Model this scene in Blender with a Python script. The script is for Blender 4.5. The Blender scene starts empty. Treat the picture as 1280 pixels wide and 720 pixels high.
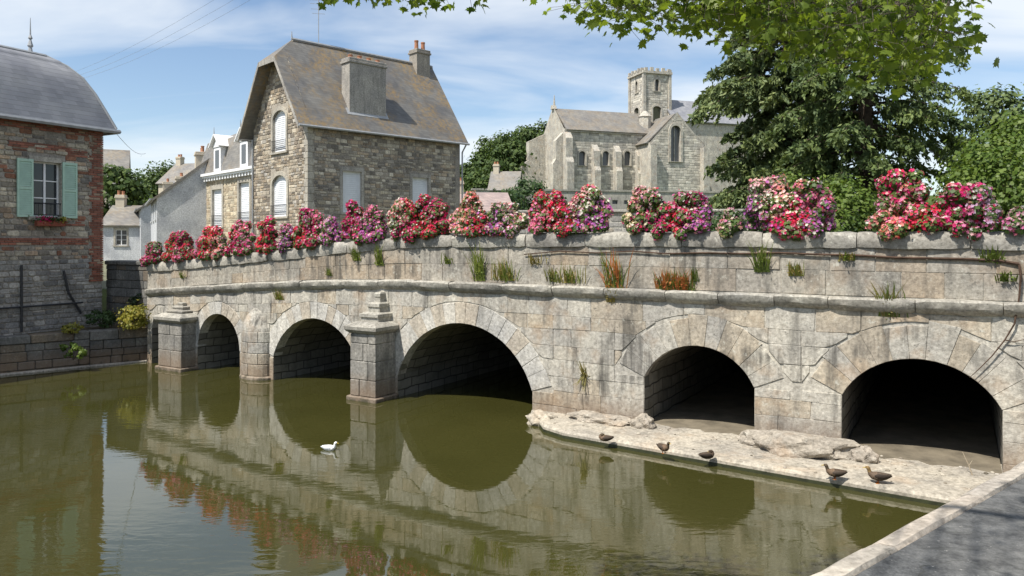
import bpy, bmesh, math, random
import numpy as np
from mathutils import Vector, Matrix
R = math.radians
rnd = random.Random(7)
rng = np.random.default_rng(7)
scene = bpy.context.scene
COL = scene.collection

# ------------------------------------------------------------------ camera
F_PX, HORIZON, EYE = 930.0, 302.0, 3.8          # measured in the 1280 x 720 photograph
cam_d = bpy.data.cameras.new('camera')
cam_d.sensor_width = 36.0
cam_d.lens = 36.0 * F_PX / 1280.0
cam_d.shift_y = -(360.0 - HORIZON) / 1280.0
cam_d.clip_start, cam_d.clip_end = 0.1, 4000.0
cam = bpy.data.objects.new('camera', cam_d)
cam.location = (0, 0, EYE)
cam.rotation_euler = (R(90), 0, 0)
COL.objects.link(cam)
scene.camera = cam

# ------------------------------------------------------------------ sun, sky, exposure
SUN_EL = R(57)
sx, sy = -0.76, -0.65
SUN_DIR = Vector((sx * math.cos(SUN_EL), sy * math.cos(SUN_EL), math.sin(SUN_EL)))
sl = bpy.data.lights.new('sun', 'SUN')
sl.energy = 4.8
sl.angle = R(0.53)
sl.color = (1.0, 0.95, 0.87)
so = bpy.data.objects.new('sun', sl)
so.rotation_euler = SUN_DIR.to_track_quat('Z', 'Y').to_euler()
so.location = (-20, -15, 30)
COL.objects.link(so)

world = bpy.data.worlds.new('World')
scene.world = world
world.use_nodes = True
wn = world.node_tree
wn.nodes.clear()
def wnode(t, **kw):
    n = wn.nodes.new(t)
    for k, v in kw.items(): setattr(n, k, v)
    return n
def wlink(a, b): wn.links.new(a, b)
sky = wnode('ShaderNodeTexSky', sky_type='NISHITA', sun_disc=False, sun_elevation=SUN_EL,
            sun_rotation=math.atan2(sx, sy), air_density=1.0, dust_density=0.6, ozone_density=1.6)
bg1 = wnode('ShaderNodeBackground'); bg1.inputs[1].default_value = 0.115
wlink(sky.outputs[0], bg1.inputs[0])
tc = wnode('ShaderNodeTexCoord')
sep = wnode('ShaderNodeSeparateXYZ'); wlink(tc.outputs['Generated'], sep.inputs[0])
def wmath(op, a, b, c=None):
    n = wnode('ShaderNodeMath', operation=op)
    for i, q in enumerate((a, b, c)):
        if q is None: continue
        if isinstance(q, (int, float)): n.inputs[i].default_value = q
        else: wlink(q, n.inputs[i])
    return n.outputs[0]
zz = wmath('ADD', wmath('MAXIMUM', sep.outputs[2], 0.0), 0.16)
cx_ = wmath('DIVIDE', sep.outputs[0], zz); cy_ = wmath('DIVIDE', sep.outputs[1], zz)
cmb = wnode('ShaderNodeCombineXYZ'); wlink(cx_, cmb.inputs[0]); wlink(cy_, cmb.inputs[1])
mp = wnode('ShaderNodeMapping'); mp.inputs['Rotation'].default_value = (0, 0, R(-24)); mp.inputs['Scale'].default_value = (0.55, 1.25, 1); mp.inputs['Location'].default_value = (1.6, 0.2, 0)
wlink(cmb.outputs[0], mp.inputs[0])
n1 = wnode('ShaderNodeTexNoise'); n1.inputs['Scale'].default_value = 1.05; n1.inputs['Detail'].default_value = 6; n1.inputs['Roughness'].default_value = 0.52; n1.inputs['Distortion'].default_value = 0.5
wlink(mp.outputs[0], n1.inputs['Vector'])
cr = wnode('ShaderNodeValToRGB'); cr.color_ramp.elements[0].position = 0.40; cr.color_ramp.elements[1].position = 0.63
wlink(n1.outputs['Fac'], cr.inputs[0])
bg2 = wnode('ShaderNodeBackground'); bg2.inputs[0].default_value = (0.90, 0.95, 1.0, 1); bg2.inputs[1].default_value = 0.78
fac = wmath('MULTIPLY', cr.outputs[0], 0.85)
mx = wnode('ShaderNodeMixShader'); wlink(fac, mx.inputs[0]); wlink(bg1.outputs[0], mx.inputs[1]); wlink(bg2.outputs[0], mx.inputs[2])
wo = wnode('ShaderNodeOutputWorld'); wlink(mx.outputs[0], wo.inputs[0])

vs = scene.view_settings
vs.view_transform = 'Standard'; vs.look = 'None'; vs.gamma = 1.0; vs.exposure = 0.45
scene.render.engine = 'CYCLES'
scene.cycles.max_bounces = 6
scene.cycles.transparent_max_bounces = 12
scene.cycles.caustics_reflective = False; scene.cycles.caustics_refractive = False
try: scene.cycles.use_denoising = True
except Exception: pass

# ------------------------------------------------------------------ material helpers
class NT:
    def __init__(s, name, rough=0.9, spec=0.3):
        s.m = bpy.data.materials.new(name); s.m.use_nodes = True
        s.t = s.m.node_tree; s.b = s.t.nodes['Principled BSDF']
        s.b.inputs['Roughness'].default_value = rough
        s.b.inputs['Specular IOR Level'].default_value = spec
    def n(s, t, **kw):
        x = s.t.nodes.new(t)
        for k, v in kw.items(): setattr(x, k, v)
        return x
    def set(s, sock, v):
        if isinstance(v, bpy.types.NodeSocket): s.t.links.new(v, sock)
        elif isinstance(v, (tuple, list)) and len(v) == 3 and sock.type == 'RGBA': sock.default_value = (*v, 1)
        else: sock.default_value = v
    def pos(s, scale=(1, 1, 1), rotz=0.0):
        g = s.n('ShaderNodeNewGeometry'); mpp = s.n('ShaderNodeMapping')
        mpp.inputs['Scale'].default_value = scale; mpp.inputs['Rotation'].default_value = (0, 0, rotz)
        s.t.links.new(g.outputs['Position'], mpp.inputs[0]); return mpp.outputs[0]
    def obj(s, scale=(1, 1, 1)):
        g = s.n('ShaderNodeTexCoord'); mpp = s.n('ShaderNodeMapping')
        mpp.inputs['Scale'].default_value = scale
        s.t.links.new(g.outputs['Object'], mpp.inputs[0]); return mpp.outputs[0]
    def noise(s, vec, scale, detail=4, rough=0.55, dist=0.0):
        x = s.n('ShaderNodeTexNoise'); s.set(x.inputs['Vector'], vec)
        x.inputs['Scale'].default_value = scale; x.inputs['Detail'].default_value = detail
        x.inputs['Roughness'].default_value = rough; x.inputs['Distortion'].default_value = dist
        return x.outputs['Fac']
    def ramp(s, v, a, b, lo=0.0, hi=1.0):
        x = s.n('ShaderNodeMapRange'); x.clamp = True
        s.set(x.inputs[0], v); x.inputs[1].default_value = a; x.inputs[2].default_value = b
        x.inputs[3].default_value = lo; x.inputs[4].default_value = hi
        return x.outputs[0]
    def mix(s, f, a, b, mode='MIX'):
        x = s.n('ShaderNodeMix', data_type='RGBA', blend_type=mode)
        s.set(x.inputs[0], f); s.set(x.inputs[6], a); s.set(x.inputs[7], b)
        return x.outputs[2]
    def math(s, op, a, b=0.0):
        x = s.n('ShaderNodeMath', operation=op); s.set(x.inputs[0], a); s.set(x.inputs[1], b); return x.outputs[0]
    def rand(s): return s.n('ShaderNodeObjectInfo').outputs['Random']
    def attr(s, nm): return s.n('ShaderNodeAttribute', attribute_name=nm)
    def color(s, c): s.set(s.b.inputs['Base Color'], c); return s
    def bump(s, h, strength=0.4, dist=0.02):
        x = s.n('ShaderNodeBump'); x.inputs['Strength'].default_value = strength; x.inputs['Distance'].default_value = dist
        s.set(x.inputs['Height'], h); s.t.links.new(x.outputs[0], s.b.inputs['Normal']); return s
MATS = {}
def stone_mat(name, c1, c2, c3=None, stain=0.55, lichen=0.5, damp=False, bump=0.6, attr=False, fine=16, grey=0.0, ochre=0.0):
    s = NT(name, 0.92, 0.2); p = s.pos()
    r = s.rand()
    if attr:
        base = s.attr('col').outputs['Color']
    else:
        base = s.mix(r, c1, c2)
        if c3: base = s.mix(s.ramp(s.math('FRACT', s.math('MULTIPLY', r, 7.31)), 0.70, 0.82), base, c3)
    big = s.noise(p, 0.9, 3); med = s.noise(p, 4.5, 5, 0.65); fin = s.noise(p, fine, 5, 0.7)
    base = s.mix(1.0, base, s.mix(s.ramp(big, 0.3, 0.7), (0.72, 0.72, 0.74), (1.12, 1.10, 1.06)), 'MULTIPLY')
    base = s.mix(1.0, base, s.mix(s.ramp(fin, 0.3, 0.7), (0.55, 0.54, 0.53), (1.26, 1.26, 1.26)), 'MULTIPLY')
    if ochre: base = s.mix(s.ramp(s.noise(p, 1.7, 4), 0.52, 0.68, 0, ochre), base, (0.36, 0.22, 0.11))
    streak = s.noise(s.pos((3.2, 3.2, 0.55)), 1.3, 5, 0.6)
    base = s.mix(s.ramp(streak, 0.50, 0.70, 0, stain), base, (0.085, 0.082, 0.074))
    if stain > 0.5:
        run = s.noise(s.pos((5.5, 5.5, 0.32)), 1.0, 4, 0.6, 0.3)
        base = s.mix(s.ramp(s.math('MULTIPLY', run, s.ramp(s.noise(p, 0.7, 2), 0.40, 0.62)), 0.44, 0.62, 0, 0.75), base, (0.055, 0.053, 0.048))
        base = s.mix(s.ramp(s.noise(p, 2.6, 5, 0.7), 0.56, 0.70, 0, 0.45), base, (0.20, 0.19, 0.165))
    base = s.mix(s.ramp(s.noise(p, 7.5, 4, 0.7), 0.60, 0.70, 0, lichen), base, (0.56, 0.55, 0.48))
    base = s.mix(s.ramp(s.noise(p, 11, 3, 0.7), 0.63, 0.70, 0, 0.7), base, (0.12, 0.115, 0.10))
    if damp:
        z = s.n('ShaderNodeSeparateXYZ'); s.t.links.new(p, z.inputs[0])
        zn = s.math('ADD', z.outputs[2], s.math('MULTIPLY', s.math('SUBTRACT', med, 0.5), 0.55))
        base = s.mix(s.ramp(zn, 0.72, 0.22, 0, 0.62), base, (0.20, 0.135, 0.085))
        base = s.mix(s.ramp(zn, 0.10, -0.02, 0, 0.8), base, (0.045, 0.045, 0.028))
    s.color(base)
    h = s.math('ADD', s.math('MULTIPLY', med, 0.7), s.math('MULTIPLY', fin, 0.4))
    s.bump(h, bump, 0.035)
    MATS[name] = s.m; return s.m
def flat_mat(name, c, rough=0.7, spec=0.3, var=0.25, scale=6, bump=0.0, metal=0.0):
    s = NT(name, rough, spec); p = s.pos(); n = s.noise(p, scale, 4, 0.6)
    s.color(s.mix(s.ramp(n, 0.3, 0.7), tuple(q * (1 - var) for q in c), tuple(min(1, q * (1 + var)) for q in c)))
    s.b.inputs['Metallic'].default_value = metal
    if bump: s.bump(s.noise(p, scale * 4, 4), bump, 0.01)
    MATS[name] = s.m; return s.m
def leaf_mat(name, c1, c2, trans=0.35, rough=0.5, spec=0.35, attr=None):
    s = NT(name, rough, spec)
    col = s.attr('col').outputs['Color'] if attr else s.mix(s.rand(), c1, c2)
    if not attr:
        n = s.noise(s.pos(), 1.1, 3); g = s.attr('rnd').outputs['Fac']
        col = s.mix(g, c1, c2)
        col = s.mix(1.0, col, s.mix(s.ramp(n, 0.35, 0.65), (0.75, 0.8, 0.8), (1.2, 1.15, 1.0)), 'MULTIPLY')
    s.color(col)
    tr = s.n('ShaderNodeBsdfTranslucent'); s.set(tr.inputs[0], s.mix(1.0, col, (1.35, 1.35, 0.7), 'MULTIPLY'))
    ms = s.n('ShaderNodeMixShader'); ms.inputs[0].default_value = trans
    s.t.links.new(s.b.outputs[0], ms.inputs[1]); s.t.links.new(tr.outputs[0], ms.inputs[2])
    s.t.links.new(ms.outputs[0], s.t.nodes['Material Output'].inputs[0])
    MATS[name] = s.m; return s.m
def slate_mat(name, c1, c2, lichen=0.0, lc=(0.30, 0.19, 0.06)):
    s = NT(name, 0.55, 0.5); p = s.pos()
    g = s.n('ShaderNodeTexCoord'); sepx = s.n('ShaderNodeSeparateXYZ'); s.t.links.new(g.outputs['Object'], sepx.inputs[0])
    row = s.math('FRACT', s.math('MULTIPLY', sepx.outputs[2], 7.0))
    rid = s.math('FLOOR', s.math('MULTIPLY', sepx.outputs[2], 7.0))
    # slate-by-slate tone: white noise on floored coordinates
    cmbx = s.n('ShaderNodeCombineXYZ')
    along = s.math('ADD', s.math('MULTIPLY', s.math('ADD', sepx.outputs[0], sepx.outputs[1]), 4.5), s.math('MULTIPLY', rid, 0.5))
    s.set(cmbx.inputs[0], s.math('FLOOR', along)); s.set(cmbx.inputs[1], rid)
    wnz = s.n('ShaderNodeTexWhiteNoise'); s.t.links.new(cmbx.outputs[0], wnz.inputs['Vector'])
    col = s.mix(wnz.outputs['Value'], c1, c2)
    col = s.mix(1.0, col, s.mix(s.ramp(s.noise(p, 0.8, 4), 0.3, 0.7), (0.78, 0.78, 0.8), (1.18, 1.16, 1.1)), 'MULTIPLY')
    col = s.mix(s.ramp(row, 0.86, 0.97, 0, 0.55), col, (0.03, 0.03, 0.03))
    if lichen:
        a = s.ramp(s.noise(p, 0.55, 3), 0.42, 0.60); b = s.ramp(s.noise(p, 5.0, 6, 0.7), 0.40, 0.62)
        col = s.mix(s.math('MULTIPLY', s.math('MULTIPLY', a, b), lichen), col, lc)
    s.color(col); s.bump(row, 0.35, 0.02)
    MATS[name] = s.m; return s.m

# ------------------------------------------------------------------ geometry helpers
class MB:
    def __init__(s): s.v = []; s.f = []; s.c = []
    def add(s, vs, fs, col=None):
        o = len(s.v); s.v += [tuple(q) for q in vs]
        for f in fs: s.f.append([i + o for i in f]); s.c.append(col)
        return s
    def box(s, x0, x1, y0, y1, z0, z1, col=None):
        return s.add([(x0,y0,z0),(x1,y0,z0),(x1,y1,z0),(x0,y1,z0),(x0,y0,z1),(x1,y0,z1),(x1,y1,z1),(x0,y1,z1)],
              [(0,3,2,1),(4,5,6,7),(0,1,5,4),(1,2,6,5),(2,3,7,6),(3,0,4,7)], col)
    def bbox(s, x0, x1, y0, y1, z0, z1, b=0.01, col=None):
        """box with chamfered vertical and top edges"""
        pl = [(x0+b,y0),(x1-b,y0),(x1,y0+b),(x1,y1-b),(x1-b,y1),(x0+b,y1),(x0,y1-b),(x0,y0+b)]
        cx, cy = (x0+x1)/2, (y0+y1)/2
        def sh(p): return (p[0] + (b if p[0] < cx else -b), p[1] + (b if p[1] < cy else -b))
        rings = [[(*sh(p), z0) for p in pl], [(*p, z0+b) for p in pl], [(*p, z1-b) for p in pl], [(*sh(p), z1) for p in pl]]
        return s.loft(rings, True, True, col)
    def loft(s, rings, cap0=True, cap1=True, col=None):
        n = len(rings[0]); vs = [p for r in rings for p in r]; fs = []
        for k in range(len(rings) - 1):
            for i in range(n):
                j = (i + 1) % n; fs.append((k*n+i, k*n+j, (k+1)*n+j, (k+1)*n+i))
        if cap0: fs.append(tuple(range(n))[::-1])
        if cap1: fs.append(tuple((len(rings)-1)*n + i for i in range(n)))
        return s.add(vs, fs, col)
    def tube(s, pts, rad, n=6, col=None, cap=True):
        pts = [Vector(p) for p in pts]
        if isinstance(rad, (int, float)): rad = [rad] * len(pts)
        rings = []; up = Vector((0, 0, 1))
        for i, p in enumerate(pts):
            d = (pts[min(i+1, len(pts)-1)] - pts[max(i-1, 0)])
            d = d.normalized() if d.length > 1e-9 else Vector((0,0,1))
            a = d.cross(up)
            if a.length < 0.05: a = d.cross(Vector((1, 0.2, 0)))
            a.normalize(); b = a.cross(d)
            rings.append([p + (a*math.cos(t) + b*math.sin(t)) * rad[i] for t in [2*math.pi*k/n for k in range(n)]])
        return s.loft(rings, cap, cap, col)
    def slab(s, poly, thick, col=None):
        """a polygon in space thickened against its normal"""
        P = [Vector(p) for p in poly]; nrm = Vector((0,0,0))
        for i in range(len(P)): nrm += P[i].cross(P[(i+1) % len(P)])
        nrm.normalize()
        return s.loft([[p - nrm*thick for p in P], P], True, True, col)
    def build(s, name, mat, parent=None, smooth=False, kind=None, loc=None):
        me = bpy.data.meshes.new(name); me.from_pydata(s.v, [], s.f)
        if any(c is not None for c in s.c):
            a = me.color_attributes.new('col', 'FLOAT_COLOR', 'CORNER')
            buf = []
            for f, c in zip(s.f, s.c):
                cc = list(c or (0.5,0.5,0.5)); buf += (cc + [1.0]) * len(f)
            a.data.foreach_set('color', buf)
        me.materials.append(MATS[mat] if isinstance(mat, str) else mat)
        if smooth: me.polygons.foreach_set('use_smooth', [True] * len(me.polygons))
        return link(name, me, parent, kind, loc)
def link(name, me, parent=None, kind=None, loc=None):
    o = bpy.data.objects.new(name, me); COL.objects.link(o)
    if parent: o.parent = parent
    if kind: o['kind'] = kind
    if loc is not None: o.location = loc
    return o
def thing(name, label, cat, loc=(0,0,0), rotz=0.0, group=None):
    o = bpy.data.objects.new(name, None); COL.objects.link(o)
    o.location = loc; o.rotation_euler = (0, 0, rotz); o.empty_display_size = 0.3
    return tag(o, label, cat, group)
def tag(o, label, cat, group=None):
    o['label'] = label; o['category'] = cat
    if group: o['group'] = group
    return o
def struct(o): o['kind'] = 'structure'; return o
def at_z(px, py, z):                    # pixel ray met with a level plane
    Y = F_PX * (EYE - z) / (py - HORIZON); return Vector(((px - 640) / F_PX * Y, Y, z))
def at_y(px, py, Y):                    # pixel ray at a known distance
    return Vector(((px - 640) / F_PX * Y, Y, EYE + (HORIZON - py) * Y / F_PX))
def mesh_np(name, verts, k, mat, parent=None, rndv=None, cols=None, kind=None, smooth=False):
    """verts (N*k,3): N loose polygons of k corners"""
    nv = len(verts); nf = nv // k
    me = bpy.data.meshes.new(name)
    me.vertices.add(nv); me.vertices.foreach_set('co', np.asarray(verts, np.float32).ravel())
    me.loops.add(nv); me.loops.foreach_set('vertex_index', np.arange(nv, dtype=np.int32))
    me.polygons.add(nf); me.polygons.foreach_set('loop_start', np.arange(0, nv, k, dtype=np.int32))
    me.update(calc_edges=True)
    if rndv is not None:
        a = me.attributes.new('rnd', 'FLOAT', 'FACE'); a.data.foreach_set('value', np.asarray(rndv, np.float32))
    if cols is not None:
        a = me.color_attributes.new('col', 'FLOAT_COLOR', 'CORNER')
        c4 = np.concatenate([cols, np.ones((nf,1))], 1); a.data.foreach_set('color', np.repeat(c4, k, 0).astype(np.float32).ravel())
    me.materials.append(MATS[mat])
    if smooth: me.polygons.foreach_set('use_smooth', np.ones(nf, bool))
    return link(name, me, parent, kind)
def unit(a): return a / np.maximum(np.linalg.norm(a, axis=-1, keepdims=True), 1e-9)
def frames(nrm, up=None):
    r = rng.normal(size=nrm.shape) if up is None else np.broadcast_to(up, nrm.shape) + rng.normal(size=nrm.shape) * 0.25
    a = unit(np.cross(nrm, r)); b = np.cross(a, nrm); return a, b
LEAF4 = np.array([(0, -0.5), (0.42, 0.02), (0, 0.55), (-0.42, 0.02)])
def leaf_quads(P, Nn, size, asp=1.0, up=None, droop=0.15):
    a, b = frames(unit(Nn), up); S = size[:, None]
    out = []
    for (x, y) in LEAF4:
        out.append(P + a * (x * S * asp) + b * (y * S) - unit(Nn) * (droop * S * abs(x)))
    return np.stack(out, 1).reshape(-1, 3)
# ------------------------------------------------------------------ materials
stone_mat('granite', (0.53, 0.505, 0.44), (0.45, 0.43, 0.385), (0.48, 0.425, 0.34), stain=0.62, lichen=0.6, damp=True, ochre=0.35)
stone_mat('voussoir_stone', (0.60, 0.585, 0.54), (0.53, 0.515, 0.475), (0.50, 0.45, 0.375), stain=0.45, lichen=0.35, damp=True, ochre=0.10)
stone_mat('parapet_stone', (0.43, 0.40, 0.345), (0.37, 0.35, 0.305), (0.40, 0.34, 0.265), stain=0.66, lichen=0.6, ochre=0.25)
stone_mat('coping_stone', (0.44, 0.425, 0.375), (0.33, 0.315, 0.28), None, stain=0.5, lichen=0.7)
stone_mat('pier_stone', (0.36, 0.345, 0.31), (0.29, 0.28, 0.255), (0.33, 0.29, 0.23), stain=0.8, lichen=0.3, damp=True)
stone_mat('mortar', (0.54, 0.515, 0.45), (0.52, 0.495, 0.435), None, stain=0.5, lichen=0.25, damp=True)
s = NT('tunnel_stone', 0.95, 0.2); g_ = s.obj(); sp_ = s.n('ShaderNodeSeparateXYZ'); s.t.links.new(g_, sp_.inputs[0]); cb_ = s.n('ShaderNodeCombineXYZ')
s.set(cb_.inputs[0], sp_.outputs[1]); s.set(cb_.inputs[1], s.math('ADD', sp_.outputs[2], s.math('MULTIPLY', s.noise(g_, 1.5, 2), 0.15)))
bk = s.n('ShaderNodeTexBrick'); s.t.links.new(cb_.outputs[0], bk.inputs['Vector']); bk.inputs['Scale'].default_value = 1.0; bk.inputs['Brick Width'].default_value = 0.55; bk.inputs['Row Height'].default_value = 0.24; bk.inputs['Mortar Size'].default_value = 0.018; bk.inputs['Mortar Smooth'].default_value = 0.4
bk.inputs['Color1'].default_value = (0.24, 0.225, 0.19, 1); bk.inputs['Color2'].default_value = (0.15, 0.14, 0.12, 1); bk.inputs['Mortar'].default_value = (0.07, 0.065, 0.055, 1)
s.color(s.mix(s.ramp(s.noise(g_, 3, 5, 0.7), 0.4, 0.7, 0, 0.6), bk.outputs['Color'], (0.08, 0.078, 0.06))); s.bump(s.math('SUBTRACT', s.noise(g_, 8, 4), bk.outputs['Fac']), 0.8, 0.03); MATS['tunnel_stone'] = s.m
stone_mat('quay_stone', (0.22, 0.215, 0.20), (0.13, 0.13, 0.125), (0.20, 0.165, 0.125), stain=0.6, lichen=0.25, damp=True)
stone_mat('dark_mortar', (0.10, 0.095, 0.085), (0.08, 0.075, 0.07), None, stain=0.4, lichen=0.1)
stone_mat('rubble', None, None, attr=True, stain=0.35, lichen=0.15, bump=0.6)
stone_mat('wall_mortar', (0.44, 0.40, 0.335), (0.44, 0.40, 0.335), None, stain=0.3, lichen=0.1)
stone_mat('grey_mortar', (0.36, 0.33, 0.285), (0.36, 0.33, 0.285), None, stain=0.3, lichen=0.1)
stone_mat('pale_dressing', (0.52, 0.49, 0.42), (0.44, 0.41, 0.35), None, stain=0.3, lichen=0.2, bump=0.3)
stone_mat('church_stone', (0.56, 0.53, 0.46), (0.50, 0.475, 0.42), None, stain=0.4, lichen=0.3, fine=5, ochre=0.3)
stone_mat('apron_concrete', (0.45, 0.41, 0.345), (0.44, 0.405, 0.34), None, stain=0.45, lichen=0.3, bump=0.5, ochre=0.25)
stone_mat('apron_rock', (0.44, 0.40, 0.33), (0.36, 0.32, 0.27), None, stain=0.4, lichen=0.4, bump=1.0, ochre=0.3)
stone_mat('kerb_stone', (0.50, 0.44, 0.37), (0.42, 0.385, 0.335), None, stain=0.35, lichen=0.4)
stone_mat('rendered_wall', (0.42, 0.40, 0.36), (0.40, 0.38, 0.345), None, stain=0.5, lichen=0.1, bump=0.2)
stone_mat('white_render', (0.58, 0.60, 0.62), (0.56, 0.58, 0.60), None, stain=0.12, lichen=0.05, bump=0.1)
slate_mat('slate_blue', (0.27, 0.275, 0.30), (0.215, 0.22, 0.24))
slate_mat('slate_old', (0.165, 0.160, 0.152), (0.118, 0.115, 0.110), lichen=0.72)
slate_mat('slate_grey', (0.23, 0.218, 0.20), (0.165, 0.158, 0.148), lichen=0.35)
slate_mat('pink_tile', (0.36, 0.28, 0.26), (0.28, 0.22, 0.205))
flat_mat('white_paint', (0.78, 0.78, 0.78), 0.45, 0.4, 0.06)
flat_mat('white_shutter', (0.72, 0.74, 0.76), 0.5, 0.35, 0.05)
flat_mat('green_shutter', (0.40, 0.56, 0.45), 0.5, 0.35, 0.08)
flat_mat('dark_iron', (0.03, 0.03, 0.032), 0.5, 0.4, 0.2)
flat_mat('zinc', (0.30, 0.31, 0.32), 0.45, 0.5, 0.15)
flat_mat('terracotta', (0.36, 0.17, 0.10), 0.8, 0.2, 0.25, 4)
flat_mat('trough', (0.10, 0.12, 0.08), 0.7, 0.3, 0.2)
flat_mat('bark', (0.075, 0.058, 0.045), 0.95, 0.1, 0.4, 5, 0.9)
flat_mat('vine_bark', (0.085, 0.055, 0.04), 0.9, 0.1, 0.4, 9, 0.6)
flat_mat('maple_bark', (0.11, 0.095, 0.075), 0.9, 0.1, 0.4, 5, 0.9)
flat_mat('soil', (0.10, 0.085, 0.06), 0.95, 0.1, 0.4, 3, 0.6)
flat_mat('cream_render', (0.52, 0.46, 0.36), 0.85, 0.2, 0.12, 1.5)
flat_mat('ground_earth', (0.15, 0.15, 0.10), 0.95, 0.1, 0.35, 0.4, 0.4)
flat_mat('hill_grass', (0.07, 0.10, 0.03), 0.95, 0.1, 0.4, 0.2, 0.4)
flat_mat('algae', (0.030, 0.034, 0.014), 0.6, 0.4, 0.4, 9)
flat_mat('silt_shade_brown', (0.17, 0.145, 0.105), 0.7, 0.4, 0.35, 2.5, 0.6)  # silt in the widest dry arch, painted shade in the smaller one
flat_mat('stick', (0.32, 0.27, 0.2), 0.9, 0.1, 0.2)
s = NT('window_glass', 0.06, 0.5); s.color((0.03, 0.035, 0.04)); MATS['window_glass'] = s.m
s = NT('dark_glass', 0.25, 0.5); s.color((0.10, 0.105, 0.11)); MATS['dark_glass'] = s.m
s = NT('painted', 0.6, 0.3); s.color(s.attr('col').outputs['Color']); MATS['painted'] = s.m
s = NT('feathers', 0.75, 0.2); c = s.attr('col').outputs['Color']
s.color(s.mix(s.ramp(s.noise(s.obj((18, 60, 60)), 1.6, 3, 0.6), 0.42, 0.62, 0, 0.55), c, s.mix(1.0, c, (0.35, 0.33, 0.3), 'MULTIPLY'))); MATS['feathers'] = s.m
s = NT('white_feathers', 0.7, 0.2); s.color(s.attr('col').outputs['Color']); MATS['white_feathers'] = s.m
s = NT('brick', 0.9, 0.2); p = s.obj()
bt = s.n('ShaderNodeTexNoise'); base = s.mix(s.noise(p, 9, 4, 0.7), (0.30, 0.085, 0.05), (0.17, 0.06, 0.04))
s.color(s.mix(s.ramp(s.noise(p, 22, 3), 0.6, 0.7, 0, 0.6), base, (0.40, 0.30, 0.22))); s.bump(s.noise(p, 25, 4), 0.5, 0.01); MATS['brick'] = s.m
# asphalt-grey quay paving with faint wear
s = NT('quay_paving', 0.85, 0.3); p = s.pos(); f1 = s.noise(p, 60, 4, 0.7); f2 = s.noise(p, 1.4, 5, 0.6)
c = s.mix(s.ramp(f1, 0.3, 0.7), (0.045, 0.047, 0.050), (0.10, 0.103, 0.106)); c = s.mix(s.ramp(f2, 0.35, 0.7, 0, 0.6), c, (0.125, 0.124, 0.120))
vo = s.n('ShaderNodeTexVoronoi', feature='DISTANCE_TO_EDGE'); vo.inputs['Scale'].default_value = 1.1
wv = s.n('ShaderNodeMix', data_type='VECTOR'); s.t.links.new(p, wv.inputs[4]); nz = s.n('ShaderNodeTexNoise'); nz.inputs['Scale'].default_value = 3; s.t.links.new(p, nz.inputs['Vector']); s.t.links.new(nz.outputs['Color'], wv.inputs[5]); wv.inputs[0].default_value = 0.25
s.t.links.new(wv.outputs[1], vo.inputs['Vector'])
c = s.mix(s.ramp(vo.outputs['Distance'], 0.006, 0.0, 0, 0.7), c, (0.05, 0.05, 0.045)); f3 = s.noise(s.pos((1, 1, 1)), 9, 6, 0.75)
c = s.mix(1.0, c, s.mix(s.ramp(f3, 0.32, 0.68), (0.50, 0.50, 0.50), (1.75, 1.72, 1.66)), 'MULTIPLY')
c = s.mix(s.ramp(s.noise(s.pos((0.7, 3.0, 1), R(-38)), 2.2, 5, 0.7), 0.58, 0.68, 0, 0.7), c, (0.045, 0.046, 0.042))
c = s.mix(s.ramp(s.noise(p, 26, 3, 0.7), 0.66, 0.72, 0, 0.8), c, (0.30, 0.29, 0.27))
s.color(c); s.bump(s.math('ADD', f3, s.math('MULTIPLY', f1, 0.5)), 0.7, 0.012); MATS['quay_paving'] = s.m
s = NT('asphalt', 0.9, 0.3); p = s.pos(); s.color(s.mix(s.noise(p, 40, 4, 0.7), (0.04, 0.04, 0.042), (0.08, 0.08, 0.08))); s.bump(s.noise(p, 80, 3), 0.4, 0.005); MATS['asphalt'] = s.m
# murky pond water: olive body, mirror surface, small wind ripples in lanes
s = NT('water', 0.015, 0.5); s.b.inputs['IOR'].default_value = 2.05
p = s.pos()
s.color(s.mix(s.ramp(s.noise(p, 0.25, 3), 0.35, 0.65), (0.040, 0.039, 0.0105), (0.050, 0.048, 0.0135)))
r1 = s.noise(s.pos((1.1, 2.8, 1), R(18)), 2.6, 3, 0.5, 0.6); r2 = s.noise(s.pos((1.0, 3.6, 1), R(-8)), 0.9, 2, 0.5, 0.3)
lane = s.ramp(s.noise(s.pos((0.6, 1.0, 1), R(35)), 0.33, 2), 0.42, 0.62, 0.10, 1.0)
hh = s.math('MULTIPLY', s.math('ADD', s.math('MULTIPLY', r1, 0.55), s.math('MULTIPLY', r2, 0.5)), lane)
s.bump(hh, 0.11, 0.045); MATS['water'] = s.m
leaf_mat('maple_leaf', (0.24, 0.31, 0.042), (0.075, 0.135, 0.024), 0.55, 0.4, 0.4)
leaf_mat('conifer', (0.062, 0.098, 0.040), (0.150, 0.195, 0.066), 0.15, 0.6, 0.25)
leaf_mat('conifer_blue', (0.078, 0.116, 0.054), (0.185, 0.225, 0.090), 0.15, 0.6, 0.25)
leaf_mat('far_foliage', (0.040, 0.072, 0.022), (0.090, 0.130, 0.036), 0.2, 0.6, 0.2)
leaf_mat('bright_foliage', (0.070, 0.125, 0.022), (0.150, 0.205, 0.045), 0.35, 0.5, 0.3)
leaf_mat('hedge_leaf', (0.030, 0.062, 0.020), (0.060, 0.100, 0.030), 0.2, 0.5, 0.3)
leaf_mat('planter_leaf', (0.050, 0.095, 0.022), (0.110, 0.165, 0.045), 0.3, 0.5, 0.3)
leaf_mat('grass_blade', (0.10, 0.15, 0.03), (0.20, 0.24, 0.06), 0.35, 0.6, 0.2)
leaf_mat('dry_blade', (0.30, 0.24, 0.10), (0.22, 0.20, 0.07), 0.35, 0.7, 0.2)
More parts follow.
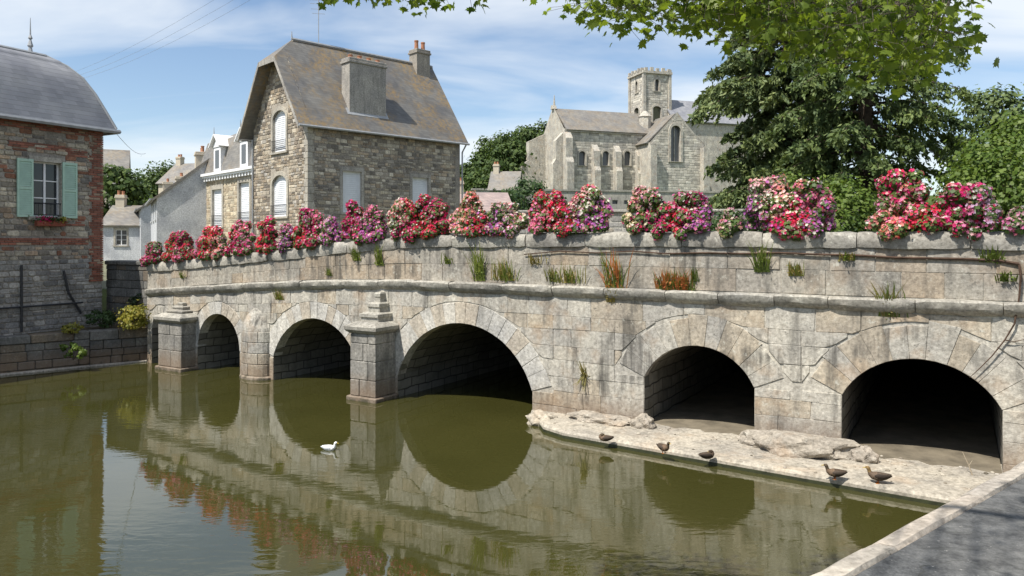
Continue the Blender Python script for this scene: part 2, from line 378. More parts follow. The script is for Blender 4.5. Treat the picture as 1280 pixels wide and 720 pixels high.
leaf_mat('rust_blade', (0.55, 0.17, 0.06), (0.42, 0.20, 0.07), 0.35, 0.7, 0.2)
leaf_mat('yellow_leaf', (0.34, 0.28, 0.05), (0.22, 0.24, 0.05), 0.3, 0.5, 0.3)
leaf_mat('ivy', (0.022, 0.042, 0.014), (0.045, 0.075, 0.022), 0.15, 0.4, 0.4)
BLOOM = {'red': (0.72, 0.035, 0.11), 'crimson': (0.62, 0.030, 0.19), 'pink': (0.84, 0.24, 0.48), 'rose': (0.86, 0.50, 0.56),
         'violet': (0.58, 0.17, 0.57), 'lilac': (0.78, 0.50, 0.75), 'white': (0.82, 0.78, 0.76), 'cream': (0.78, 0.68, 0.54), 'salmon': (0.78, 0.30, 0.30)}
for k, c in BLOOM.items(): leaf_mat('bloom_' + k, c, tuple(q * 0.72 for q in c), 0.35, 0.6, 0.2)

# ------------------------------------------------------------------ ground and water
UX, UY = 0.8572, -0.5150            # along the bridge, left to right
VX, VY = 0.5150, 0.8572             # through the bridge, away from the camera
P0 = Vector((0.44, 16.2, 0.0)); BROT = math.atan2(UY, UX)
def BW(u, v, z): return Vector((P0.x + UX*u + VX*v, P0.y + UY*u + VY*v, z))
def u_of(px, v=0.0):
    r = (px - 640) / F_PX; ox, oy = P0.x + VX*v, P0.y + VY*v
    return (oy*r - ox) / (UX - UY*r)
def z_of(px, py, v=0.0):
    u = u_of(px, v); Y = P0.y + UY*u + VY*v; return EYE + (HORIZON - py) * Y / F_PX
def lerp_tab(tab, x):
    if x <= tab[0][0]: return tab[0][1]
    for (a, b), (c, d) in zip(tab, tab[1:]):
        if x <= c:
            t = (x-a)/(c-a); t = t*t*(3-2*t) if False else t
            return b + (d-b)*t
    return tab[-1][1]
TOP = [(-14.5, 3.10), (-13.6, 3.15), (-11, 3.33), (-8.2, 3.57), (-5.9, 3.78), (-3.7, 3.93), (-1.5, 3.985), (0.7, 3.995), (8.8, 3.975), (15, 3.96)]
CRT = [(-14.5, 2.28), (-13.6, 2.33), (-11, 2.53), (-8.2, 2.71), (-5.9, 2.83), (-3.7, 2.875), (0.7, 2.865), (8.8, 2.85), (15, 2.84)]
def top_z(u): return lerp_tab(TOP, u)
def cor_z(u): return lerp_tab(CRT, u)          # top of the string course
U0, U1 = -13.85, 13.6
GZ = 2.2

def sheet(name, poly, z, mat):
    m = MB(); m.add([(x, y, z) for x, y in poly], [tuple(range(len(poly)))]); return struct(m.build(name, mat))
sheet('water', [(-160, -160), (160, -160), (160, 60), (-160, 60)], 0.0, 'water')
m = MB()
a = [BW(-900, 0.35, GZ), BW(900, 0.35, GZ), BW(900, 1500, GZ), BW(-900, 1500, GZ)]
m.add(a, [(0,1,2,3)]); struct(m.build('ground', 'ground_earth'))
def smooth(a, b, x):
    t = min(1, max(0, (x-a)/(b-a))); return t*t*(3-2*t)
def hill_h(x, y):
    h = (3.2 * smooth(58, 105, y) + 6.1 * smooth(114, 122, y)) * smooth(-26, 4, x) + 10 * smooth(150, 300, y) * smooth(-40, 20, x)
    h += 5 * smooth(120, 260, y) * smooth(10, -60, x)
    return GZ - 0.4 + h + 0.35*math.sin(x*0.21)*math.sin(y*0.17) * smooth(60, 90, y)
m = MB(); NXg, NYg = 60, 50
for j in range(NYg + 1):
    for i in range(NXg + 1):
        y = 54 + 420 * (j/NYg)**1.6; x = (-0.9 + 1.8*i/NXg) * (60 + y)
        m.v.append((x, y, hill_h(x, y)))
for j in range(NYg):
    for i in range(NXg):
        k = j*(NXg+1) + i; m.f.append([k, k+1, k+NXg+2, k+NXg+1]); m.c.append(None)
struct(m.build('hillside', 'hill_grass', smooth=True))

# quay on the right: paving at eye height minus 1.6 m, kerb stones along its edge
K0 = at_z(1010, 720, GZ); K1 = at_z(1280, 575, GZ)
kd = (K1 - K0).normalized(); kn = Vector((kd.y, -kd.x, 0))
qa = K0 - kd*16; qb = K0 + kd*12.2
QW = 0.14
m = MB()
pl = [qa + kn*QW, qb + kn*QW, qb + kn*14, qa + kn*14]
m.loft([[(p.x, p.y, -0.5) for p in pl], [(p.x, p.y, GZ) for p in pl]], False, True)
quay = struct(m.build('quay', 'quay_paving'))
m = MB(); q1 = [qa + kn*0.02, qb + kn*0.02, qb + kn*QW, qa + kn*QW]
m.loft([[(p.x, p.y, -0.5) for p in q1], [(p.x, p.y, GZ-0.16) for p in q1]], False, True)
m.build('quay_wall', 'quay_stone', quay)
t = 0.0; L = (qb - qa).length
kerb_len = [0.9, 1.15, 0.8, 1.0]
i = 0
while t < L - 0.3:
    l = kerb_len[i % 4] * rnd.uniform(0.9, 1.15); l = min(l, L - t)
    m = MB(); x0, x1 = 0.006, l - 0.006
    rings = []
    nseg = 5
    for k in range(nseg + 1):
        x = x0 + (x1-x0)*k/nseg; e = 0.012 if k in (0, nseg) else 0.0
        j = [rnd.uniform(-0.006, 0.006) for _ in range(6)]
        rings.append([(x, -0.02+j[0], -0.16), (x, -0.025+e+j[1], -0.03), (x, 0.02+e+j[2], 0.008-e+j[4]*0.5), (x, QW-0.02+j[3]-e, 0.014-e+j[5]*0.5), (x, QW-0.006, -0.02), (x, QW-0.006, -0.16)])
    m.loft(rings)
    o = m.build('kerb_stone', 'kerb_stone', quay)
    p = qa + kd*t; o.location = (p.x, p.y, GZ); o.rotation_euler = (0, 0, math.atan2(kd.y, kd.x)); o.scale = (1, -1, 1)
    t += l; i += 1

# ------------------------------------------------------------------ the bridge
bridge = thing('stone_bridge', 'long grey stone bridge with five arches and flower-topped parapet over the river', 'bridge', P0, BROT)
#          u0      u1    spring crown ring voussoirs
ARCH = [(-13.62, -12.75, 1.10, 1.60, 0.22, 5),
        (-11.40, -9.52, 0.68, 1.71, 0.34, 13),
        (-8.14, -5.05, 0.66, 1.78, 0.44, 15),
        (-3.77, 0.00, 0.55, 1.92, 0.50, 17),
        (2.57, 4.72, 1.10, 1.80, 0.60, 11),
        (6.21, 8.56, 1.13, 1.85, 0.62, 11),
        (10.1, 12.4, 1.15, 1.88, 0.60, 11)]
class Arch: pass
arches = []
for (a, b, zs, zc, d, nv) in ARCH:
    A = Arch(); A.a, A.b, A.zs, A.zt, A.d, A.n = a, b, zs, zc, d, nv
    h = (b-a)/2; r = zc - zs; r = min(r, h*0.999) if r <= h else r
    A.uc = (a+b)/2
    A.point = zc - zs > h
    if A.point: A.R = h; A.ky = (zc-zs)/h; A.zc = zs           # slightly stilted: an ellipse
    else: A.R = (h*h + r*r)/(2*r); A.ky = 1.0; A.zc = zc - A.R
    def E(u, A=A, off=0.0):
        q = (A.R+off)**2 - (u-A.uc)**2
        return A.zc + A.ky*math.sqrt(q) if q > 0 else -9
    A.E = E
    A.half_out = math.sqrt(max(1e-6, (A.R+d)**2 - ((zs-A.zc)/A.ky)**2))
    arches.append(A)
def open_z(u):                          # intrados height, 0 where the wall stands
    for A in arches:
        if A.a <= u <= A.b: return max(A.zs, A.E(u))
    return -0.6
# core wall with openings (its face lies 3 cm behind the stones)
us = [U0 + (U1-U0)*k/260 for k in range(261)]
for A in arches: us += [A.a, A.b]
us = sorted(us); m = MB(); VF = 0.007
for a, b in zip(us, us[1:]):
    if b - a < 1e-6: continue
    mid = (a+b)/2; oa, ob = (open_z(a + 1e-5), open_z(b - 1e-5))
    m.add([(a, VF, oa), (b, VF, ob), (b, VF, cor_z(b)-0.10), (a, VF, cor_z(a)-0.10)], [(0,1,2,3)])
m.add([(U0, VF, -0.6), (U0, 9, -0.6), (U0, 9, cor_z(U0)-0.1), (U0, VF, cor_z(U0)-0.1)], [(0,1,2,3)])
m.add([(U1, VF, -0.6), (U1, 9, -0.6), (U1, 9, cor_z(U1)-0.1), (U1, VF, cor_z(U1)-0.1)], [(0,1,2,3)])
wall = m.build('spandrel_wall', 'mortar', bridge)
# barrel vaults running back under the road
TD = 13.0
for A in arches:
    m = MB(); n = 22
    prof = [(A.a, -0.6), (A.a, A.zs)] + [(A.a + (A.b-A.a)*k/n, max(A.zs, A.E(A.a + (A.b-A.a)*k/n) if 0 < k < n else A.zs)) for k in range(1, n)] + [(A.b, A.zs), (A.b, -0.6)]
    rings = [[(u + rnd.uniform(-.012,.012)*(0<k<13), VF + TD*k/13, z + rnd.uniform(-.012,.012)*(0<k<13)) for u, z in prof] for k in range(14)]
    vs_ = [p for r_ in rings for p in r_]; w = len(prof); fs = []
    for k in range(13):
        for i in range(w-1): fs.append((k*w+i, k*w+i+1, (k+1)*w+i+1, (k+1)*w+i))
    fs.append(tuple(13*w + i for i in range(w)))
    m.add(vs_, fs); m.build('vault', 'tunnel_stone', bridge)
def stone(poly, vf, vb, name, mat, parent, inset=0.014, bev=0.012, jit=0.0):
    """one dressed block: polygon in (u,z), face at v=vf, chamfered edges"""
    cu = sum(p[0] for p in poly)/len(poly); cz = sum(p[1] for p in poly)/len(poly)
    def ins(p, d):
        du, dz = cu-p[0], cz-p[1]; l = math.hypot(du, dz) or 1; d = min(d, l*0.4); return (p[0]+du/l*d, p[1]+dz/l*d)
    A_ = [ins(p, 0.005) for p in poly]; B_ = [ins(p, inset+0.006) for p in poly]
    m = MB(); m.loft([[(u, vb, z) for u, z in A_], [(u, vf+bev, z) for u, z in A_],
            [(u, vf + (rnd.uniform(-jit, jit) if jit else 0), z) for u, z in B_]], False, True)
    return m.build(name, mat, parent)
# voussoirs
for A in arches:
    aL = math.atan2(A.zs-A.zc, -(A.b-A.a)/2) if not A.point else math.pi
    aR = math.pi - aL
    cuts = [aL + (aR-aL)*k/A.n for k in range(A.n+1)]
    cuts = [c + (rnd.uniform(-.12,.12)*(aR-aL)/A.n if 0 < i < A.n else 0) for i, c in enumerate(cuts)]
    for c0, c1 in zip(cuts, cuts[1:]):
        d = A.d * rnd.uniform(0.86, 1.06) if A.n == 11 else A.d*rnd.uniform(0.95, 1.02)
        poly = []
        for rr, cc in ((A.R-0.012, c0), (A.R-0.012, (c0+c1)/2), (A.R-0.012, c1), (A.R+d, c1), (A.R+d, c0)):
            u = A.uc + rr*math.cos(cc); z = A.zc + A.ky*rr*math.sin(cc)
            poly.append((u, min(z, cor_z(u)-0.30)))
        stone(poly, rnd.uniform(-0.014, -0.004), 0.30, 'voussoir', 'voussoir_stone' if A.n > 11 else 'granite', wall, 0.008, 0.008, 0.003)
# coursed wall stones between and above the arches
CO = [-0.25, 0.28, 0.62, 0.93, 1.28, 1.58, 1.93, 2.22, 2.61]
def course(k, u):
    z = CO[k]
    if z <= 1.2: return z + 0.015*math.sin(u*2.1 + k)
    return 1.2 + (z-1.2) * (cor_z(u)-0.26-1.2) / (2.61-1.2) + 0.012*math.sin(u*1.7 + k*2)
def blocked(k):
    z0, z1 = CO[k], CO[k+1]; iv = []
    for A in arches:
        if z1 <= A.zs + 0.06: iv.append((A.a, A.b))
    return iv
nst = 0
for k in range(len(CO)-1):
    iv = blocked(k); edges = [U0]
    cut = sorted(iv); segs = []; x = U0
    for a, b in cut: segs.append((x, a)); x = b
    segs.append((x, U1))
    brk = []
    for A in arches:
        if CO[k+1] > A.zs + 0.06: brk += [A.uc-A.half_out, A.uc+A.half_out]
    for (sa, sb) in segs:
        if sb - sa < 0.08: continue
        u = sa
        while u < sb - 1e-4:
            l = rnd.uniform(0.38, 1.25); e = u + l
            if sb - e < 0.3: e = sb
            for bk in brk:
                if abs(e-bk) < 0.22 and bk > u + 0.2: e = bk
            e = min(e, sb)
            tl, tr_ = rnd.uniform(-.025, .025)*(u > sa+.01), rnd.uniform(-.025, .025)*(e < sb-.01)
            def low(q):
                z = course(k, q)
                for A in arches:
                    if CO[k+1] > A.zs + 0.06 and abs(q-A.uc) < A.half_out - 1e-6: z = max(z, A.E(q, off=A.d), A.zs)
                return z
            # split on ring edges
            ns = 6; qs = [u + (e-u)*i/ns for i in range(ns+1)]
            lows = [low(min(max(q, u+1e-4), e-1e-4)) for q in qs]; tops = [course(k+1, q) for q in qs]
            run = []
            def flush(run):
                global nst
                if len(run) < 2: return
                if max(t_-l_ for _, l_, t_ in run) < 0.06 or run[-1][0]-run[0][0] < 0.06: return
                simple = all(abs(l_-course(k, q_)) < 1e-3 for q_, l_, t_ in run)
                lo = [run[0], run[-1]] if simple else run
                poly = [(q_, l_) for q_, l_, t_ in lo] + [(run[-1][0]+tr_*0, run[-1][2]), (run[0][0]+tl*0, run[0][2])]
                if simple: poly = [(poly[0][0]+tl, poly[0][1]), (poly[1][0]+tr_, poly[1][1]), poly[2], poly[3]]
                stone(poly, rnd.uniform(-0.020, -0.003), 0.06, 'stone', 'granite', wall, 0.010, 0.010, 0.003); nst += 1
            for q, l_, t_ in zip(qs, lows, tops):
                if t_ - l_ > 0.012: run.append((q, l_, t_))
                else: flush(run); run = []
            flush(run)
            u = e
    # springers under the rings
for A in arches:
    k = max(i for i in range(len(CO)-1) if CO[i] < A.zs)
    if CO[k+1] > A.zs + 0.06:
        for s_ in (-1, 1):
            e = A.a if s_ < 0 else A.b
            o_ = A.uc + s_*A.half_out
            if abs(o_-e) > 0.05 and A.zs - CO[k] > 0.05:
                lo, hi = min(e, o_), max(e, o_)
                if lo > U0: stone([(lo, course(k, lo)), (hi, course(k, hi)), (hi, A.zs), (lo, A.zs)], -0.01, 0.2, 'stone', 'granite', wall)
print('wall stones', nst)

# parapet: core, string course, body stones, coping
def strip(m, v0, v1, zf0, zf1, ua=U0, ub=U1, n=60):
    rings = [[(u, v0, zf0(u)), (u, v1, zf0(u)), (u, v1, zf1(u)), (u, v0, zf1(u))] for u in [ua + (ub-ua)*k/n for k in range(n+1)]]
    m.loft(rings)
m = MB(); strip(m, 0.012, 0.42, lambda u: cor_z(u)-0.12, lambda u: top_z(u)-0.15, U0+.01, U1-.01)
parapet = m.build('parapet', 'mortar', bridge)
def profile_stones(prof, zbase, lens, name, mat, parent, wear=0.008, ua=U0, ub=U1, gap=0.007, scale_end=0.5):
    u = ua
    while u < ub - 0.05:
        e = u + rnd.uniform(*lens)
        if ub - e < lens[0]*0.6: e = ub
        n = max(4, int((e-u)/0.13)); m = MB(); rings = []
        dz, dv = rnd.uniform(-.016, .012), rnd.uniform(-.014, .012); ph = [rnd.uniform(0, 6.3) for _ in range(6)]
        for k in range(n+1):
            q = u + gap + (e-u-2*gap)*k/n; t = k/n; f = 0.020 if k in (0, n) else 0.0
            ring = []
            for i, (v, z) in enumerate(prof):
                wv_ = wear*(math.sin(q*4.1+ph[0]+i*.9) + .7*math.sin(q*9.3+ph[1]+i*1.7) + .35*rnd.uniform(-1, 1)); wz_ = wear*(math.sin(q*3.3+ph[2]+i*.5)*.8 + .6*math.sin(q*8.1+ph[3]+i*2.1) + .3*rnd.uniform(-1, 1))
                ring.append((q, v + dv + (f if v < 0.1 else 0) + wv_*(.3 if v > .03 else 1), zbase(q) + dz + z - (f if z > -0.1 else -f*.5) + wz_))
            rings.append(ring)
        m.loft(rings); o_ = m.build(name, mat, parent, smooth=True); o_.data.set_sharp_from_angle(angle=R(34)); u = e
COPING = [(-0.045, -0.295), (-0.065, -0.20), (-0.055, -0.08), (-0.01, -0.01), (0.22, 0.005), (0.44, -0.01), (0.47, -0.1), (0.45, -0.295)]
profile_stones(COPING, top_z, (0.95, 2.1), 'coping_stone', 'coping_stone', parapet, 0.011)
CORN = [(0.034, -0.255), (-0.02, -0.25), (-0.075, -0.20), (-0.125, -0.14), (-0.14, -0.04), (-0.115, -0.008), (0.02, 0.004), (0.034, -0.02)]
profile_stones(CORN, cor_z, (0.8, 1.7), 'cornice_stone', 'coping_stone', parapet, 0.0065)
for k in range(2):
    u = U0
    while u < U1 - 0.05:
        e = u + rnd.uniform(0.45, 1.25)
        if U1 - e < 0.3: e = U1
        split = 0.55 if k == 0 else 0.0
        def zz_(q, f): return cor_z(q) + 0.004 + (top_z(q)-0.30-cor_z(q)) * f
        f0, f1 = (0.0, 0.52) if k == 0 else (0.52, 1.0)
        stone([(u, zz_(u, f0)), (e, zz_(e, f0)), (e, zz_(e, f1)), (u, zz_(u, f1))], rnd.uniform(-0.014, 0.004), 0.06, 'parapet_stone', 'parapet_stone', parapet, 0.012, 0.010, 0.003)
        u = e
# far parapet and road deck
m = MB(); strip(m, 7.2, 7.6, lambda u: cor_z(u)-0.6, lambda u: top_z(u)-0.02); m.build('far_parapet', 'parapet_stone', bridge)
m = MB(); strip(m, 0.40, 7.25, lambda u: cor_z(u)-0.40, lambda u: cor_z(u)-0.08); m.build('road_deck', 'asphalt', bridge)

# piers
def square_pier(ua, ub, v, zcap, ztop, name='pier'):
    m = MB(); m.box(ua+.03, ub-.03, -v+.03, 0.1, -0.6, zcap); pier = m.build(name, 'mortar', bridge)
    m = MB(); m.bbox(ua-.07, ub+.07, -v-.07, 0.05, -0.5, 0.10, .02); m.build('footing', 'pier_stone', pier)
    z = 0.105; row = 0
    while z < zcap - 0.1:
        h = rnd.uniform(0.36, 0.50); z1 = min(z+h, zcap)
        if zcap - z1 < 0.12: z1 = zcap
        w = ub-ua; c = ua + w*(rnd.uniform(.35,.65))
        if row % 2 == 0:
            pieces = [(ua, c), (c, ub)]
        else: pieces = [(ua, ua+w*0.7), (ua+w*0.7, ub)]
        for a, b in pieces:
            m = MB(); d = rnd.uniform(-.008, .008)
            m.bbox(a+.005, b-.005, -v+d, 0.06, z+.005, z1-.005, .014); m.build('block', 'pier_stone', pier)
        z = z1; row += 1
    # moulded cap and stepped half pyramid
    m = MB()
    def ring(o, z): return [(ua-o, -v-o, z), (ub+o, -v-o, z), (ub+o, 0.05, z), (ua-o, 0.05, z)]
    m.loft([ring(0.0, zcap), ring(0.03, zcap+.02), ring(0.10, zcap+.09), ring(0.11, zcap+.17), ring(0.07, zcap+.20), ring(-.08, zcap+.27)])
    m.build('cap', 'coping_stone', pier)
    uc, z = (ua+ub)/2, zcap+.25; steps = 3; hz = (ztop - z)/steps
    for i in range(steps):
        hw = (ub-ua)/2 * (0.74, 0.48, 0.22)[i]; vv = v * (0.72, 0.5, 0.3)[i]
        m = MB(); m.loft([[(uc-hw*q, -vv*q, zz1), (uc+hw*q, -vv*q, zz1), (uc+hw*q, 0.04, zz1), (uc-hw*q, 0.04, zz1)] for q, zz1 in ((.92, z), (.92, z+hz*.45), (1.0, z+hz*.55), (1.0, z+hz*.85), (.75, z+hz))])
        m.build('cap_step', 'coping_stone', pier); z += hz
square_pier(-12.56, -11.46, 0.50, 1.40, 1.98)
square_pier(-4.62, -3.82, 0.75, 1.60, 2.56)
# rounded cutwater between the second and third openings
uc, hw = -8.83, 0.54
m = MB(); rows = []
cutw = None
def halfring(r, z, n=10): return [(uc + r*hw*math.cos(math.pi + math.pi*k/n), r*0.32*math.sin(math.pi + math.pi*k/n) + 0.03, z) for k in range(n+1)]
m.loft([halfring(0.95, -0.6), halfring(0.95, 1.3), halfring(0.9, 1.3)]); cutw = m.build('cutwater', 'mortar', bridge)
zs_ = [0.10, 0.42, 0.72, 1.02, 1.32]
m = MB(); m.loft([halfring(1.12, -0.5), halfring(1.12, .06), halfring(1.04, .10)]); m.build('footing', 'granite', cutw)
for i, (a, b) in enumerate(zip(zs_, zs_[1:])):
    cuts = [0, 0.36, 0.7, 1.0] if i % 2 else [0, 0.5, 1.0]
    for c0, c1 in zip(cuts, cuts[1:]):
        def arcp(r, z, n=5): return [(uc + r*hw*math.cos(math.pi*(1 + c0+.006 + (c1-c0-.012)*k/n)), r*0.32*math.sin(math.pi*(1 + c0+.006 + (c1-c0-.012)*k/n)) + 0.03, z) for k in range(n+1)]
        m = MB(); rr = []
        for r_, z_ in ((1.0, a+.005), (1.02, a+.02), (1.02, b-.02), (1.0, b-.005)):
            rr.append(arcp(r_, z_) + arcp(0.8, z_)[::-1])
        m.loft(rr); m.build('block', 'granite', cutw)
m = MB(); m.loft([halfring(1.0, 1.325), halfring(0.97, 1.42), halfring(0.80, 1.60), halfring(0.52, 1.80), halfring(0.24, 1.93), halfring(0.05, 1.97)]); m.build('cap', 'granite', cutw)

# concrete apron under the two dry arches, with rocks
AP = [(0.02, 0.5), (0.02, -0.10), (0.30, -0.42), (0.85, -1.02), (1.4, -1.30), (2.6, -1.40), (4.0, -1.52), (5.6, -1.62), (7.4, -1.76), (9.4, -1.86), (13.5, -2.0), (13.5, 0.5)]
m = MB()
def wob(u): return 0.03*math.sin(u*5.1)
m.loft([[(u, v+wob(u)*(v<0), -0.5) for u, v in AP], [(u, v+wob(u)*(v<0), 0.10) for u, v in AP], [(u, v+0.04*(v<0)+wob(u)*(v<0), 0.145) for u, v in AP]], False, True)
apron = tag(m.build('stone_apron', 'apron_concrete'), 'pale sandy concrete ledge along the foot of the two dry arches', 'ledge')
apron.location = P0; apron.rotation_euler = (0, 0, BROT)
def silt_shade_floor(ua, ub, v0, z):
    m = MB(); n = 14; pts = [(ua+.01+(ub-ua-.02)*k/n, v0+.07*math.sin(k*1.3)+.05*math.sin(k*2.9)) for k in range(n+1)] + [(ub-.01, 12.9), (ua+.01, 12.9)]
    m.loft([[(u, v, -.4) for u, v in pts], [(u, v, z) for u, v in pts]], False, True); m.build('silt_shade_floor', 'silt_shade_brown', apron)
silt_shade_floor(2.57, 4.72, 0.12, 0.151); silt_shade_floor(6.21, 8.56, -0.05, 0.152)  # first slab paints the vault's shade as a dark floor; second is tan silt
m = MB(); fr = [p for p in AP if p[1] < -.05]
def dense(ps, n=8): return [(a_[0]+(b_[0]-a_[0])*k/n, a_[1]+(b_[1]-a_[1])*k/n) for a_, b_ in zip(ps, ps[1:]) for k in range(n)] + [ps[-1]]
fr = [p for p in fr]
for (a_, b_) in zip(fr, fr[1:]):
    va, vb_ = a_[1]+wob(a_[0])-.004, b_[1]+wob(b_[0])-.004
    m.add([(a_[0], va, -.1), (b_[0], vb_, -.1), (b_[0], vb_, .055), (a_[0], va, .055)], [(0,1,2,3)])
m.build('waterline_algae', 'algae', apron)
m = MB(); gp = random.Random(77)
for _ in range(300):
    u = gp.uniform(.6, 10); v = gp.uniform(-1.6, .1) if gp.random() < .6 else gp.uniform(-.5, .05)
    lim = lerp_tab([(0.3, -.42), (.85, -1.02), (1.4, -1.3), (5.6, -1.62), (10, -1.87)], u) + .06
    if v < lim: continue
    r_ = gp.choice((.008, .010, .013, .016, .022, .034)); n = 6; ph = gp.uniform(0, 6); sx_ = gp.uniform(.7, 1.4)
    col = gp.choice([(.42,.38,.31), (.33,.29,.24), (.40,.37,.32), (.20,.17,.13), (.10,.085,.06)])
    ring = lambda q, z: [(u+q*r_*sx_*math.cos(ph+k*6.283/n)*gp.uniform(.85,1.1), v+q*r_*math.sin(ph+k*6.283/n)*gp.uniform(.85,1.1), .143+z*r_) for k in range(n)]
    m.loft([ring(.8, 0), ring(1, .35), ring(.55, .75)], False, True, col)
m.build('pebbles', 'painted', apron, kind='stuff')
def rock(u, v, z, su, sv, sz, seed, label, rough=0.16, mat='apron_rock'):
    bm = bmesh.new(); bmesh.ops.create_icosphere(bm, subdivisions=4, radius=1.0)
    g = random.Random(seed); ph = [g.uniform(0, 6.3) for _ in range(9)]
    for q in bm.verts:
        x, y, zq = q.co; n_ = math.sin(3.1*x+ph[0])*math.sin(2.7*y+ph[1]) + .6*math.sin(6.3*x+ph[2])*math.sin(5.9*zq+ph[3]) + .35*math.sin(12*y+ph[4])*math.sin(11*x+ph[5]) + .2*math.sin(23*zq+ph[6])*math.sin(21*x+ph[7])
        q.co *= 1 + rough*n_; q.co.z = max(q.co.z, -0.45)
        q.co = Vector((q.co.x*su, q.co.y*sv, q.co.z*sz))
    me = bpy.data.meshes.new('rock'); bm.to_mesh(me); bm.free(); me.materials.append(MATS[mat])
    o = link('rock', me); o.location = BW(u, v, z + 0.44*sz); o.rotation_euler = (0, 0, BROT); tag(o, label, 'rock'); return o
rock(5.55, -0.40, 0.13, 0.95, 0.42, 0.24, 3, 'long low slab of rough rock on the ledge between the two dry arches', 0.2)
rock(6.62, -0.42, 0.13, 0.20, 0.20, 0.16, 8, 'fist-shaped pale rock beside the left jamb of the widest dry arch', 0.2)
rock(2.62, -0.20, 0.13, 0.26, 0.20, 0.17, 5, 'rounded pale rock at the left jamb of the smaller dry arch', 0.2)
rock(0.55, -0.50, -0.02, 0.42, 0.26, 0.18, 6, 'whitish rock at the water where the ledge begins', 0.22)
rock(1.75, -0.22, 0.12, 0.70, 0.24, 0.13, 9, 'low brownish rubble against the wall left of the smaller dry arch', 0.25)
# ------------------------------------------------------------------ buildings
def clip_half(poly, nx, nz, d):
    out = []
    for i in range(len(poly)):
        a, b = poly[i], poly[(i+1) % len(poly)]
        da, db = nx*a[0]+nz*a[1]-d, nx*b[0]+nz*b[1]-d
        if da <= 0: out.append(a)
        if (da < 0 < db) or (db < 0 < da):
            t = da/(da-db); out.append((a[0]+(b[0]-a[0])*t, a[1]+(b[1]-a[1])*t))
    return out
def clip_conv(poly, conv):
    for i in range(len(conv)):          # conv runs counter-clockwise
        a, b = conv[i], conv[(i+1) % len(conv)]
        nx, nz = b[1]-a[1], -(b[0]-a[0])
        poly = clip_half(poly, nx, nz, nx*a[0]+nz*a[1])
        if len(poly) < 3: return []
    return poly
def wall_face(mapf, x0, x1, z0, z1, holes=(), outline=None, reveal=0.2):
    m = MB()
    xs = sorted({x0, x1} | {h[0] for h in holes} | {h[1] for h in holes}); zs = sorted({z0, z1} | {h[2] for h in holes} | {h[3] for h in holes})
    for a, b in zip(xs, xs[1:]):
        for c, d in zip(zs, zs[1:]):
            mx_, mz_ = (a+b)/2, (c+d)/2
            if any(h[0] < mx_ < h[1] and h[2] < mz_ < h[3] for h in holes): continue
            poly = [(a,c),(b,c),(b,d),(a,d)]
            if outline: poly = clip_conv(poly, outline)
            if len(poly) >= 3: m.add([mapf(x, 0.0, z) for x, z in poly], [tuple(range(len(poly)))])
    for h in holes:
        a, b, c, d = h[:4]
        for (p, q) in (((a,c),(b,c)), ((b,c),(b,d)), ((b,d),(a,d)), ((a,d),(a,c))):
            m.add([mapf(p[0],0,p[1]), mapf(q[0],0,q[1]), mapf(q[0],reveal,q[1]), mapf(p[0],reveal,p[1])], [(0,1,2,3)])
    return m
def rubble(mapf, x0, x1, z0, z1, holes, outline, palette, hc=(0.12, 0.22), lc=(0.16, 0.46), proud=0.035, seed=1, pal2=None, zsplit=0.0):
    g = random.Random(seed); m = MB(); z = z0
    while z < z1 - 0.03:
        h = min(g.uniform(*hc), z1 - z); x = x0 - g.uniform(0, 0.2)
        while x < x1:
            l = g.uniform(*lc); a, b = max(x, x0), min(x+l, x1); x += l
            if b - a < 0.06: continue
            top = z + h*g.uniform(0.86, 1.0); bot = z + h*g.uniform(0, 0.10)
            if g.random() < 0.14 and h > 0.15: top = z + h*0.55          # thin stone with a second one above
            piece = [(a, b, bot, top)]
            if top < z + h*0.6: piece.append((a+.01, b-.01, top+0.015, z+h))
            for (pa, pb, pc, pd) in piece:
                parts_ = [(pa, pb)]
                for hh in holes:
                    if pd > hh[2] - .01 and pc < hh[3] + .01:
                        nx = []
                        for (qa_, qb_) in parts_:
                            if qb_ <= hh[0] or qa_ >= hh[1]: nx.append((qa_, qb_)); continue
                            if qa_ < hh[0]: nx.append((qa_, hh[0]))
                            if qb_ > hh[1]: nx.append((hh[1], qb_))
                        parts_ = nx
                for (qa_, qb_) in parts_:
                    w, hgt = qb_-qa_, pd-pc
                    if w < 0.05 or hgt < 0.03: continue
                    c = min(w, hgt)*g.uniform(.12, .3); j = lambda s_: g.uniform(-s_, s_)
                    gp = 0.012
                    poly = [(qa_+gp+c, pc+gp*.5), (qb_-gp-c*g.random(), pc+gp*.5+j(.01)), (qb_-gp, pc+c*g.random()+gp), (qb_-gp+j(.012), pd-c-gp*.5), (qb_-c-gp, pd-gp*.5+j(.008)), (qa_+gp+c*g.random(), pd-gp*.5), (qa_+gp, pd-c), (qa_+gp+j(.012), pc+c+gp*.5)]
                    if outline:
                        poly = clip_conv(poly, outline)
                        if len(poly) < 3: continue
                    cu = sum(p[0] for p in poly)/len(poly); cz = sum(p[1] for p in poly)/len(poly)
                    pr = proud*g.uniform(.45, 1.0); pal = pal2 if (pal2 and cz < zsplit) else palette
                    col = g.choice(pal); f = g.uniform(.80, 1.38); col = tuple(q*f for q in col)
                    m.loft([[mapf(px_, 0.02, pz_) for px_, pz_ in poly], [mapf(px_, -pr*.7, pz_) for px_, pz_ in poly],
                            [mapf(cu+(px_-cu)*.86, -pr, cz+(pz_-cz)*.80) for px_, pz_ in poly]], False, True, col)
        z += h
    return m
WARM = [(0.42,0.37,0.29), (0.35,0.295,0.225), (0.49,0.435,0.345), (0.26,0.22,0.175), (0.38,0.31,0.225), (0.20,0.175,0.145), (0.45,0.42,0.37)]
